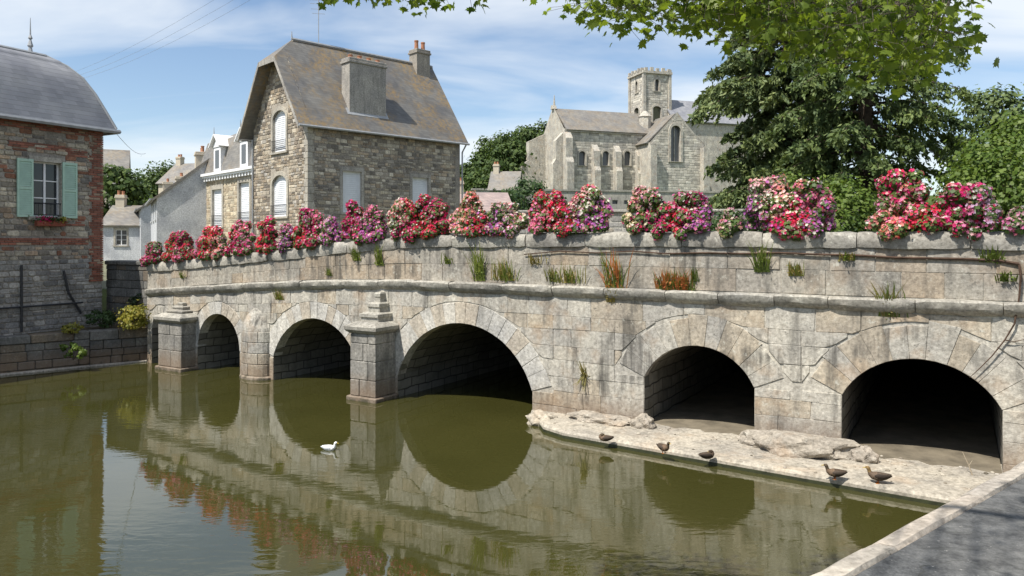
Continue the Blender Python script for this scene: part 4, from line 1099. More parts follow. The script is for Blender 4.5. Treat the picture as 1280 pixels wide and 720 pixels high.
# ---- the church on its hill
CY0 = 130.0; ca = math.atan2(.325, .946); CB = 10.6
church = thing('church', 'old stone church with square tower and long slate-roofed nave on the wooded hill', 'church', ((705-640)/F_PX*CY0, CY0, CB), ca)
def cxp(px, d=0.0):                     # local x on the south wall plane (y=d) under a pixel column
    r = (px-640)/F_PX; ox = (705-640)/F_PX*CY0 - .325*d; oy = CY0 + .946*d
    return (oy*r - ox)/(.946 - .325*r)
def czp(px, py, d=0.0): x = cxp(px, d); return EYE + (HORIZON-py)*(CY0 + .325*x + .946*d)/F_PX - CB
fC = lambda x, d, z: (x, d, z)
NE = czp(720, 161); NRG = czp(750, 139, 5.0); NL = cxp(808); ND = 10.0
cw = [(cxp(px)-.62, cxp(px)+.62, czp(px, 207), czp(px, 189)) for px in (727.5, 757, 784)]
wn_ = wall_face(fC, 0, NL, -4, NE, cw, reveal=.5).build('nave_wall', 'church_stone', church)
rubble(fC, 0.6, NL-.2, -1, NE-.3, [(h[0]-.3, h[1]+.3, h[2]-.3, h[3]+.4) for h in cw], None, [(0.60,0.57,0.50),(0.48,0.45,0.39),(0.60,0.565,0.49),(0.40,0.375,0.33)], seed=41, hc=(.35,.6), lc=(.5,1.3), proud=.045).build('rubble_stones', 'rubble', wn_, kind='stuff')
for h in cw:
    m = MB(); m.add([(h[0],.4,h[2]),(h[1],.4,h[2]),(h[1],.4,h[3]),(h[0],.4,h[3])], [(0,1,2,3)]); m.build('window', 'dark_glass', church)
    surround(church, fC, *h, wd=.28, proud=.14, mat='pale_dressing', arched=True, rise=.6)
m = MB(); m.box(-.01, NL, ND-.5, ND, -4, NE); m.add([(0,0,-4),(0,ND,-4),(0,ND,NE),(0,ND/2,NRG+.5),(0,0,NE)], [(0,1,2,3,4)]); m.build('gable_wall', 'church_stone', church)
m = MB(); sl_ = (NRG-NE)/(ND/2)
m.slab([(.3,-.5,NE-.5*sl_+.2),(NL+4,-.5,NE-.5*sl_+.2),(NL+4,ND/2,NRG),(.3,ND/2,NRG)], .25); m.slab([(NL+4,ND+.5,NE-.5*sl_+.2),(.3,ND+.5,NE-.5*sl_+.2),(.3,ND/2,NRG),(NL+4,ND/2,NRG)], .25)
m.build('roof', 'slate_grey', church)
m = MB(); m.box(-.02, NL, -.32, .0, NE-.55, NE-.1); m.build('eaves_course', 'church_stone', church)
def buttress(x, w, d, h, y=0.0, ax='y'):
    m = MB(); b = .8
    prof = [(0,-4),(-d,-4),(-d,h*.55),(-d*.72,h*.62),(-d*.72,h*.88),(0,h)]
    if ax == 'y': m.loft([[(x-w/2, y+p_, z_) for p_, z_ in prof], [(x+w/2, y+p_, z_) for p_, z_ in prof]])
    else: m.loft([[(p_+x, y-w/2, z_) for p_, z_ in prof], [(p_+x, y+w/2, z_) for p_, z_ in prof]])
    return m.build('buttress', 'church_stone', church)
for px_, w_, d_, h_ in ((708, 1.3, 1.9, NE-.3), (743, 1.15, 1.5, NE*.80), (770, 1.15, 1.5, NE*.80), (797, 1.0, 1.3, NE*.75)): buttress(cxp(px_), w_, d_, h_)
buttress(0, 1.4, 2.0, NE*.95, .8, 'x'); buttress(0, 1.4, 4.6, NE*1.02, ND-.5, 'x')
m = MB(); m.tube([(.2,ND/2,NRG+.4),(.2,ND/2,NRG+2.4)], [.22,.05], 6); m.build('finial', 'church_stone', church)
m = MB(); m.loft([[(-.35,ND/2-.5,NRG-.2),(.5,ND/2-.5,NRG-.2),(.5,ND/2+.5,NRG-.2),(-.35,ND/2+.5,NRG-.2)],[(-.35,ND/2-.2,NRG+.5),(.5,ND/2-.2,NRG+.5),(.5,ND/2+.2,NRG+.5),(-.35,ND/2+.2,NRG+.5)]]); m.build('gable_cross_base', 'church_stone', church)
# crossing tower
td = 2.6; ta, tb = cxp(805, td), cxp(837, td); TT = czp(815, 92, td)
tw = tb - ta
two = []
def tower_face(f, wd):
    up = [(wd*.42, wd*.58, TT-3.2, TT-1.0)]; lo = [(wd*.34, wd*.66, TT-9.2, TT-6.0)]
    wl = wall_face(f, 0, wd, 0, TT, up+lo, reveal=.5).build('tower_wall', 'church_stone', church)
    for h in up+lo:
        P = [f(h[0],.45,h[2]), f(h[1],.45,h[2]), f(h[1],.45,h[3]), f(h[0],.45,h[3])]
        m = MB(); m.add(P, [(0,1,2,3)]); m.build('louvre', 'dark_glass' if h in up else 'ground_earth', wl)
        surround(wl, f, *h, wd=.3, proud=.12, mat='church_stone', arched=True, rise=.6)
    rubble(f, 0.5, wd-.5, NE, TT-.1, [(h[0]-.3, h[1]+.3, h[2]-.3, h[3]+.45) for h in up+lo], None, [(0.60,0.57,0.50),(0.48,0.45,0.39),(0.60,0.565,0.49)], seed=43, hc=(.35,.55), lc=(.5,1.1), proud=.04).build('rubble_stones', 'rubble', wl, kind='stuff')
tower_face(lambda x, d, z: (ta+x, td+d, z), tw); tower_face(lambda x, d, z: (ta+d, td+tw-x, z), tw)
m = MB(); m.box(ta+.6, tb, td+.6, td+tw, 0, TT-.02); m.build('tower_core', 'church_stone', church)
for (cx, cy_2) in ((ta, td), (tb, td), (ta, td+tw), (tb, td+tw)):
    m = MB(); m.box(cx-.28, cx+.28, cy_2-.28, cy_2+.28, 0, TT-.05); m.build('corner_pilaster', 'church_stone', church)
m = MB(); m.box(ta-.4, tb+.4, td-.4, td+tw+.4, TT, TT+.45); m.build('tower_cornice', 'church_stone', church)
nm = 5
for i in range(nm):
    for (x, y) in ((ta-.3+(tw+.6)*(i+.5)/nm, td-.2), (ta-.2, td-.3+(tw+.6)*(i+.5)/nm), (tb+.2, td-.3+(tw+.6)*(i+.5)/nm)):
        m = MB(); m.box(x-.3, x+.3, y-.2, y+.2, TT+.455, TT+1.0+.12*(i % 2)); m.build('merlon', 'church_stone', church)
# stair turret at the tower foot
tx_ = cxp(806, td-.5); m = MB(); rr_ = 1.15
def rg8(r_, z): return [(tx_+r_*math.cos(k*math.pi/4), td-.6+r_*math.sin(k*math.pi/4), z) for k in range(8)]
m.loft([rg8(rr_, 0), rg8(rr_, czp(808,148,td)), rg8(rr_*1.15, czp(808,147,td)), rg8(.3, czp(808,140,td))]); m.build('stair_turret', 'church_stone', church)
# transept with large window, gable towards the town
ty = -4.5; xa_, xb_ = cxp(812, ty), cxp(880, ty); TRW = xb_-xa_
TEV = czp(812, 178, ty); TAP = czp(846, 140, ty)
fTr = lambda x, d, z: (xa_+x, ty+d, z)
out_ = [(0,-5),(TRW,-5),(TRW,TEV),(TRW/2,TAP),(0,TEV)]
hw_ = [(cxp(838,ty)-xa_, cxp(850.5,ty)-xa_, czp(845,202,ty), czp(845,157,ty))]
wt = wall_face(fTr, 0, TRW, -5, TAP, hw_, out_, reveal=.6).build('transept_wall', 'church_stone', church)
rubble(fTr, .3, TRW-.3, -1, TAP-.8, [(h[0]-.4,h[1]+.4,h[2]-.3,h[3]+.6) for h in hw_], [(0.3,-5),(TRW-.3,-5),(TRW-.3,TEV-.2),(TRW/2,TAP-.5),(.3,TEV-.2)], [(0.60,0.57,0.50),(0.48,0.45,0.39),(0.60,0.565,0.49)], seed=44, hc=(.35,.6), lc=(.5,1.2), proud=.045).build('rubble_stones', 'rubble', wt, kind='stuff')
for h in hw_:
    m = MB(); m.add([fTr(h[0],.5,h[2]),fTr(h[1],.5,h[2]),fTr(h[1],.5,h[3]),fTr(h[0],.5,h[3])], [(0,1,2,3)]); m.build('window', 'dark_glass', church); surround(church, fTr, *h, wd=.4, proud=.2, arched=True, rise=1.0, mat='church_stone')
    m = MB(); m.tube([fTr((h[0]+h[1])/2,.4,h[2]),fTr((h[0]+h[1])/2,.4,h[3])], .09, 4); m.build('mullion', 'church_stone', church)
m = MB(); m.add([fTr(0,0,-5),fTr(0,4.5,-5),fTr(0,4.5,TEV),fTr(0,0,TEV)], [(0,1,2,3)]); m.add([fTr(TRW,0,-5),fTr(TRW,9,-5),fTr(TRW,9,TEV),fTr(TRW,0,TEV)], [(0,1,2,3)]); m.build('transept_side', 'church_stone', church)
m = MB(); m.slab([fTr(-.3,.35,TEV-.2),fTr(TRW/2,.35,TAP-.35),fTr(TRW/2,9,TAP-.35),fTr(-.3,9,TEV-.2)][::-1], .25); m.slab([fTr(TRW+.3,.35,TEV-.2),fTr(TRW/2,.35,TAP-.35),fTr(TRW/2,9,TAP-.35),fTr(TRW+.3,9,TEV-.2)], .25); m.build('transept_roof', 'slate_grey', church)
for x in (.2, TRW-.2):
    m = MB(); m.box(xa_+x-.6, xa_+x+.6, ty-1.2, ty+.02, -5, TEV-.6); m.build('buttress', 'church_stone', church)
# choir roof to the right of the tower
CRE, CRR = czp(870, 150, 0), czp(870, 127, 5)
x0_, x1_ = tb+.5, tb+22; m = MB(); m.box(x0_, x1_, .5, ND, -5, CRE); m.build('choir_wall', 'church_stone', church)
m = MB(); m.slab([(x0_-1,-.1,CRE-.3),(x1_,-.1,CRE-.3),(x1_,ND/2,CRR),(x0_-1,ND/2,CRR)], .25); m.slab([(x1_,ND+.4,CRE-.3),(x0_-1,ND+.4,CRE-.3),(x0_-1,ND/2,CRR),(x1_,ND/2,CRR)], .25); m.build('choir_roof', 'slate_blue', church)
# terrace wall below the church and a long slate-roofed range
tw_ = thing('terrace_wall', 'grey terrace wall with dark openings below the church nave', 'wall', at_y(640, 302, 112) + Vector((0, 0, 0)), R(10))
tw_.location.z = 5.5
holes_t = [(10+i*1.9, 10.9+i*1.9, 4.1, 4.7) for i in range(8)]
wall_face(lambda x, d, z: (x, d, z), -6, 40, -1, 6.0, holes_t, reveal=.5).build('wall_face', 'rendered_wall', tw_)
for h in holes_t: m = MB(); m.add([(h[0],.48,h[2]),(h[1],.48,h[2]),(h[1],.48,h[3]),(h[0],.48,h[3])], [(0,1,2,3)]); m.build('opening', 'dark_glass', tw_)
m = MB(); m.box(-6.1, 40, -.15, .9, 6.0, 6.25); m.build('coping', 'coping_stone', tw_)
# ------------------------------------------------------------------ trees and shrubs
def clump_leaves(blobs, per_m2, size, clump=0.28, leaves=26, flat=0.5, seed=None, fill=0.55):
    """leaf positions and normals: sub-clumps scattered over the blobs' shells, gaps between them"""
    P, Nn = [], []
    B = [(np.array(c, float), np.array(r, float)) for c, r in blobs]
    for bi, (c, r) in enumerate(B):
        area = 4*math.pi*((r[0]*r[1])**1.6/3 + (r[0]*r[2])**1.6/3 + (r[1]*r[2])**1.6/3)**(1/1.6)
        k = max(6, int(area*per_m2/leaves))
        d = unit(rng.normal(size=(k, 3)))
        rad = 1 - fill*rng.random((k, 1))**2.2
        cc = c + d*r*rad
        keep = np.ones(k, bool)
        for bj, (c2, r2) in enumerate(B):
            if bj != bi: keep &= (np.sum(((cc-c2)/r2)**2, 1) > 0.55)
        cc, d = cc[keep], d[keep]
        if not len(cc): continue
        sp = clump*np.mean(r)*(0.6+0.8*rng.random((len(cc), 1, 1)))
        off = rng.normal(size=(len(cc), leaves, 3))*sp*np.array([1, 1, 0.62])
        pts = cc[:, None, :] + off
        nn = unit(off*0.8/np.maximum(sp, 1e-6) + d[:, None, :]*0.7 + np.array([0, 0, flat]) + rng.normal(size=off.shape)*0.45)
        P.append(pts.reshape(-1, 3)); Nn.append(nn.reshape(-1, 3))
    return np.concatenate(P), np.concatenate(Nn)
def limbs(m, base, tips, r0, n=7):
    base = Vector(base)
    for t in tips:
        t = Vector(t); mid = base.lerp(t, .5) + Vector((rnd.uniform(-.1,.1), rnd.uniform(-.1,.1), .05))*(t-base).length*.5
        pts = [base, base.lerp(mid, .5)+Vector((0,0,.04*(t-base).length)), mid, mid.lerp(t, .5), t]
        m.tube(pts, [r0, r0*.8, r0*.55, r0*.35, r0*.12], n)
def broad_tree(label, px, Y, ztop, width, base, mat, name='tree', cat='tree', trunk_h=0.35, size=None, dens=60, nb=9, seed=0, group=None, bark='bark', squash=1.0):
    g = random.Random(seed); X = (px-640)/F_PX*Y; H = ztop-base; size = size or max(0.10, Y*0.0032)
    root = thing(name, label, cat, (X, Y, base), 0, group)
    rx = width/2; cz = H*(trunk_h + (1-trunk_h)/2); rz = H*(1-trunk_h)/2
    blobs = [((0, 0, cz), (rx*.62, rx*.62, rz*.72))]
    for i in range(nb):
        a = g.uniform(0, 6.283); e = g.uniform(-.75, .95); q = math.sqrt(1-min(.95, abs(e))**2)
        s_ = g.uniform(.30, .48)
        blobs.append(((rx*(1-s_)*q*math.cos(a), rx*(1-s_)*q*math.sin(a), cz + rz*(1-s_*.9)*e), (rx*s_, rx*s_, max(rz*s_*squash, rx*s_*.6))))
    m = MB(); tr = max(.07, H*.022)
    m.tube([(0,0,-.3),(.02*H*g.uniform(-1,1),0,H*trunk_h*.6),(0,.02*H*g.uniform(-1,1),cz),(0,0,cz+rz*.6)], [tr*1.4, tr, tr*.65, tr*.2], 8)
    limbs(m, (0,0,H*trunk_h*.7), [b[0] for b in blobs[1:]], tr*.5); m.build('trunk', bark, root)
    P, Nn = clump_leaves(blobs, dens, size, seed=seed)
    sz = size*(.65+.7*rng.random(len(P)))
    mesh_np('crown', leaf_quads(P, Nn, sz), 4, mat, root, rndv=rng.random(len(P)))
    return root
def shrub(label, px, py, Y, w, h, mat, name='shrub', cat='shrub', size=.09, dens=220, nb=6, seed=0, base=None, depth=None, xyz=None):
    g = random.Random(seed)
    loc = xyz if xyz is not None else at_y(px, py, Y)
    root = thing(name, label, cat, loc); rx, ry = w/2, (depth or w)/2
    blobs = [((0,0,h*.45), (rx*.7, ry*.7, h*.5))]
    for i in range(nb):
        a = g.uniform(0, 6.283); s_ = g.uniform(.3, .5); blobs.append(((rx*(1-s_)*math.cos(a), ry*(1-s_)*math.sin(a), h*g.uniform(.3, 1-s_*.5)), (rx*s_, ry*s_, h*s_*.62)))
    m = MB()
    limbs(m, (0,0,-.05), [b[0] for b in blobs], max(.012, h*.02), 5); m.build('stems', 'bark', root)
    P, Nn = clump_leaves(blobs, dens, size); ok = P[:, 2] > 0.0; P, Nn = P[ok], Nn[ok]
    mesh_np('foliage', leaf_quads(P, Nn, size*(.6+.8*rng.random(len(P))), asp=.8), 4, mat, root, rndv=rng.random(len(P)))
    return root
def conifer(label, px, Y, zbase, H, Lf, mat, z0=2.0, per=8, step=.55, lean=None, seed=1, size=.16, dens=1.0, droop=.35):
    """tall old conifer: trunk, whorls of drooping limbs hung with needle sprays"""
    g = random.Random(seed); X = (px-640)/F_PX*Y
    root = thing('conifer_tree', label, 'tree', (X, Y, zbase))
    m = MB(); tr = H*.020
    m.tube([(0,0,-.3),(.05,0,H*.25),(-.05,.05,H*.6),(0,0,H)], [tr*1.3,tr,tr*.6,.03], 10)
    P, D = [], []
    h = z0; az = 0.0
    while h < H - .5:
        for k in range(per):
            az += 2.399 + g.uniform(-.3, .3); L = Lf(h/H, az) * g.uniform(.65, 1.12)
            if L < .4: continue
            rise = g.uniform(.02, .22); hh = h + g.uniform(-.3, .3)
            pts = []
            for i in range(7):
                t = i/6; pts.append(Vector((math.cos(az)*L*t, math.sin(az)*L*t, hh + L*(rise*t*1.2 - droop*t*t))))
            m.tube(pts, [max(.012, L*.016*(1-.85*i/6)) for i in range(7)], 4)
            ns = int(10*L**.8*dens)
            for j in range(ns):
                t = .18 + .82*g.random()**.75; i = min(5, int(t*6)); f = t*6-i; q = pts[i].lerp(pts[i+1], f)
                side = g.uniform(-1, 1); sl_ = L*.30*(1.15-t)+.25
                tip = q + Vector((-math.sin(az)*side*sl_ + math.cos(az)*sl_*.6, math.cos(az)*side*sl_ + math.sin(az)*sl_*.6, -sl_*g.uniform(.35, 1.25)))
                nq = int(13 + 10*sl_)
                tt = rng.random(nq)[:, None]; a = np.array(q); b = np.array(tip)
                pp = a + (b-a)*tt + rng.normal(size=(nq, 3))*.055; P.append(pp); D.append(np.broadcast_to(b-a, (nq, 3)))
        h += step*g.uniform(.8, 1.25)
    m.build('trunk', 'bark', root)
    P = np.concatenate(P); D = unit(np.concatenate(D) + rng.normal(size=P.shape)*.55)
    S = (size*(.7+.7*rng.random(len(P))))[:, None]
    side = unit(np.cross(D, rng.normal(size=D.shape)))
    v = np.stack([P - D*S*.6, P + side*S*.26, P + D*S*.75, P - side*S*.26], 1).reshape(-1, 3)
    mesh_np('crown', v, 4, mat, root, rndv=rng.random(len(P)))
    return root
import time
# the two tall conifers behind the bridge
def LfA(t, az):
    right = max(0, math.cos(az)); left = max(0, -math.cos(az))
    base = 3.3 + 1.0*left + .75*right
    if t < .28: base *= .55 + .6*right*0 + (.5*left)
    return base * (1.06 - .75*max(0, t-.45)/.55)
conifer('tall dark conifer with bare lower trunk and drooping limbs behind the bridge', 1082, 32, GZ, 17.5, LfA, 'conifer', z0=3.6, per=5, step=.56, seed=3, size=.18, dens=1.1)
def LfB(t, az):
    left = max(0, -math.cos(az))
    reach = lerp_tab([(0, 4.6), (.30, 5.0), (.34, 3.3), (.47, 3.2), (.54, 5.3), (.64, 4.8), (1, 1.2)], t)
    return 3.0*(1.06-.4*t) + (reach-3.0)*left**1.5
conifer('broad blue-green conifer with long left-reaching sprays beside the church', 985, 35, GZ, 16.2, LfB, 'conifer_blue', z0=2.0, per=8, step=.55, seed=8, size=.20, dens=1.3, droop=.28)
shrub('light green feathery shrub at the foot of the conifers', 1010, 296, 28.5, 4.6, 4.0, 'bright_foliage', size=.15, dens=150, nb=9, seed=4, xyz=((1010-640)/F_PX*28.5, 28.5, GZ))
shrub('mid green rounded shrub left of the conifers', 925, 296, 29.5, 3.0, 2.9, 'hedge_leaf', size=.13, dens=170, nb=7, seed=5, xyz=((925-640)/F_PX*29.5, 29.5, GZ))
broad_tree('dark green spreading tree behind the yellow-green bushy tree', 1262, 44, 13.6, 7.6, GZ, 'conifer', trunk_h=.22, size=.24, dens=60, nb=12, seed=9, squash=.7)
broad_tree('yellow-green bushy tree near the bridge road', 1262, 27, 8.6, 5.0, GZ, 'bright_foliage', trunk_h=.12, size=.15, dens=130, nb=12, seed=10)
for i, (px, w, h, lb) in enumerate(((880, 2.6, 2.5, 'low dark shrub below the church transept'), (970, 2.6, 2.3, 'low dark shrub behind the flower box with the white patch'), (1062, 2.4, 2.4, 'low dark shrub at the tall conifer trunk'), (1135, 3.0, 2.5, 'low dark shrub behind the largest flower box'), (1205, 3.0, 2.9, 'low dark shrub under the yellow-green bushy tree'))):
    shrub(lb, px, 0, 0, w, h, 'hedge_leaf', size=.11, dens=170, nb=7, seed=50+i, xyz=((px-640)/F_PX*26.5, 26.5, GZ))
# wooded hill left of the church
HT = [(598, 150, 19.5, 13, 1), (622, 158, 27.0, 13, 2), (652, 165, 29.2, 15, 3), (668, 160, 30.5, 11, 4), (636, 140, 22.5, 10, 5), (605, 140, 17.5, 9, 6), (585, 165, 22, 14, 7), (682, 172, 30.0, 12, 8)]
lab = ['round dark tree at the left end of the wood beside the church', 'dome-shaped dark tree in the middle of the wood beside the church', 'broad dark tree near the top of the wood beside the church', 'tallest dark tree touching the west end of the church', 'lower bright-edged tree on the slope under the wood', 'small round tree at the foot of the wood right of the granite house', 'dark tree rising behind the small round tree right of the granite house', 'tree showing just behind the church west wall']
for (px, Y, zt, w, sd), lb in zip(HT, lab):
    X = (px-640)/F_PX*Y; broad_tree(lb, px, Y, zt, w, hill_h(X, Y)-.3, 'far_foliage', trunk_h=.15, size=.62, dens=9, nb=10, seed=sd, group='trees on the hill left of the church')
for (px, Y, zt, w, sd, lb) in ((618, 76, 9.4, 7, 11, 'dark clipped bush below the stone hut on the slope'), (655, 80, 10.6, 6.5, 12, 'dark green bush under the church terrace'), (685, 84, 9.0, 6, 13, 'low hedge bush beside the terrace wall')):
    X = (px-640)/F_PX*Y; broad_tree(lb, px, Y, zt, w, GZ if Y < 60 else hill_h(X, Y)-.3, 'hedge_leaf', name='bush', cat='bush', trunk_h=.08, size=.3, dens=30, nb=10, seed=sd)
# trees at the end of the street on the left
for (px, Y, zt, w, sd, lb, mt) in ((192, 118, 17.6, 9.5, 21, 'dark round-topped tree above the street roofs', 'far_foliage'), (146, 68, 11.0, 5.5, 22, 'green tree beside the distant steep-roofed house', 'far_foliage'), (165, 108, 10.5, 8.5, 23, 'lighter green tree low behind the whitewashed cottage', 'bright_foliage'), (150, 140, 13.0, 13, 24, 'broad tree furthest down the street', 'far_foliage')):
    broad_tree(lb, px, Y, zt, w, GZ-.2, mt, trunk_h=.2, size=.42, dens=20, nb=10, seed=sd)

# ------------------------------------------------------------------ maple whose boughs hang into the view
ZB = [(-3.2, 6.6), (-2.0, 5.95), (-1.5, 5.80), (-.9, 5.76), (-.35, 5.78), (-.1, 5.98), (.3, 5.86), (.55, 5.60), (.9, 5.50), (1.4, 5.46), (1.9, 5.36), (2.4, 5.26), (2.9, 5.14), (3.3, 4.98), (3.6, 5.08), (3.9, 5.55), (4.2, 6.2)]
maple = thing('maple_tree', 'leafy maple on the quay whose sunlit boughs hang over the bridge view', 'tree', (4.4, -1.6, GZ))
ML = maple.location
def mloc(p): return Vector(p) - ML
m = MB(); m.tube([mloc(p) for p in ((4.4,-1.6,GZ-.1),(4.35,-1.5,3.6),(4.2,-1.3,5.0),(3.9,-1.0,6.6),(3.5,-.6,8.4),(3.2,-.3,10.4))], [.27,.21,.19,.16,.11,.04], 10); m.build('trunk', 'maple_bark', maple)
LIMB = [[(4.2,-1.2,5.2),(3.7,1.5,6.5),(2.8,4.2,6.75),(1.6,5.2,6.3),(.7,6.0,6.0)],
        [(4.1,-1.2,5.5),(4.0,1.5,6.3),(3.7,4.0,6.3),(3.1,5.2,5.75),(2.5,6.2,5.6)],
        [(4.0,-1.1,6.2),(2.8,1.2,7.2),(1.2,3.6,7.3),(-.4,4.8,6.4),(-1.4,5.6,6.15)],
        [(3.9,-1.0,6.6),(2.0,.4,7.9),(.2,1.8,8.0),(-1.6,3.0,7.6)],
        [(3.8,-.9,7.0),(4.6,1.0,8.2),(4.4,3.4,8.0),(4.0,5.4,7.2)]]
m = MB()
for lb in LIMB:
    k = len(lb); m.tube([mloc(p) for p in lb], [.09*(1-.85*i/(k-1)) for i in range(k)], 7)
lm = np.concatenate([np.stack([np.array(a)+(np.array(b)-np.array(a))*t for t in np.linspace(0, 1, 14)]) for lb in LIMB for a, b in zip(lb, lb[1:])])
LS = [(0,-.06),(.05,-.03),(.13,-.05),(.12,.02),(.26,.03),(.20,.10),(.30,.20),(.19,.20),(.16,.27),(.085,.25),(0,.46),(-.085,.25),(-.16,.27),(-.19,.20),(-.30,.20),(-.20,.10),(-.26,.03),(-.12,.02),(-.13,-.05),(-.05,-.03)]
LS = [(x*1.15, y-.05) for x, y in LS]
def leafmesh():
    me = bpy.data.meshes.new('leaf'); vs_ = [(x, y, -.35*x*x - .25*max(0, y)**2) for x, y in LS] + [(0, .02, 0.02)]
    n = len(LS); me.from_pydata(vs_, [], [(i, (i+1) % n, n) for i in range(n)]); me.materials.append(MATS['maple_leaf']); return me, np.array(vs_), n
LM, LV, LN = leafmesh()
cand = []
def add_cluster(c, n, spread, hang=.10):
    c = np.array(c, float); j = np.argmin(np.sum((lm-c)**2 * np.array([1, 1, .6]), 1)); a = lm[j]
    m.tube([mloc(a), mloc((a+c)/2 + np.array([0,0,.06])), mloc(c)], [.006,.004,.002], 4)
    for _ in range(n):
        p = c + rng.normal(size=3)*np.array([spread, spread, spread*.55]); out = unit(p-c+1e-6)
        tipdir = unit(out*np.array([1,1,.3]) + np.array([0, .2, -.75]) + rng.normal(size=3)*.35)
        up = unit(np.array([0,0,1.0]) + rng.normal(size=3)*.55 + np.array([0,-.35,0]))
        xa = unit(np.cross(tipdir, up)); zn = np.cross(xa, tipdir)
        cand.append((p, xa, tipdir, zn, rng.uniform(.07, .165)))
        if rng.random() < .4: m.tube([mloc(c), mloc(p - tipdir*.01)], .0016, 3)
g = random.Random(12)
n_c = 0
while n_c < 560:                       # hanging fringe seen in the view
    Y = g.uniform(4.3, 6.4); Xn = g.uniform(-2.2, 4.02); X = Xn*Y/6.5
    if -.26 < Xn < .5: continue
    if Xn < -.1 and g.random() < .35: continue
    zb = EYE + (lerp_tab(ZB, Xn)-EYE)*Y/6.5
    z = zb + .20 + abs(g.gauss(0, .42)) if Xn > .1 else zb + .17 + abs(g.gauss(0, .30))
    add_cluster((X, Y, z), 12, .12); n_c += 1
for _ in range(620):                   # the crown above and over the quay
    X = g.uniform(-2.2, 5.6); Y = g.uniform(-3.0, 7.0); z = g.uniform(6.6, 9.2) - .05*abs(Y-2)
    if z < EYE + 302*max(Y, 0)/F_PX + .35: z = EYE + 302*Y/F_PX + .4
    q = Vector((X + .671*z, Y + .503*z, 0)) - Vector((K0.x, K0.y, 0))
    if q.dot(kn) < .6 and q.y + K0.y > 2: continue
    add_cluster((X, Y, z), 9, .24)
m.build('branches', 'maple_bark', maple)
def in_view(p):
    if p[1] < 1: return False
    x = 640 + p[0]/p[1]*F_PX; y = HORIZON - (p[2]-EYE)/p[1]*F_PX; return -10 < x < 1290 and y > -15
cand.sort(key=lambda c: (not in_view(c[0]), -c[4]/max(.5, c[0][1])))
for p, xa, ya, za, s_ in cand[:300]:
    o = bpy.data.objects.new('leaf', LM); COL.objects.link(o); o.parent = maple
    M = Matrix(((xa[0]*s_, ya[0]*s_, za[0]*s_, p[0]-ML.x), (xa[1]*s_, ya[1]*s_, za[1]*s_, p[1]-ML.y), (xa[2]*s_, ya[2]*s_, za[2]*s_, p[2]-ML.z), (0,0,0,1))); o.matrix_local = M
a_ = LM.attributes.new('rnd', 'FLOAT', 'FACE'); a_.data.foreach_set('value', [.35]*len(LM.polygons))
V = []; RV = []
for p, xa, ya, za, s_ in cand[300:]:
    w = (LV[:, :1]*xa + LV[:, 1:2]*ya + LV[:, 2:3]*za)*s_ + p - np.array(ML)
    idx = np.array([(i, (i+1) % LN, LN) for i in range(LN)]).ravel(); V.append(w[idx]); RV.append(np.full(LN, rng.random()))
mesh_np('foliage', np.concatenate(V), 3, 'maple_leaf', maple, rndv=np.concatenate(RV), kind='stuff')

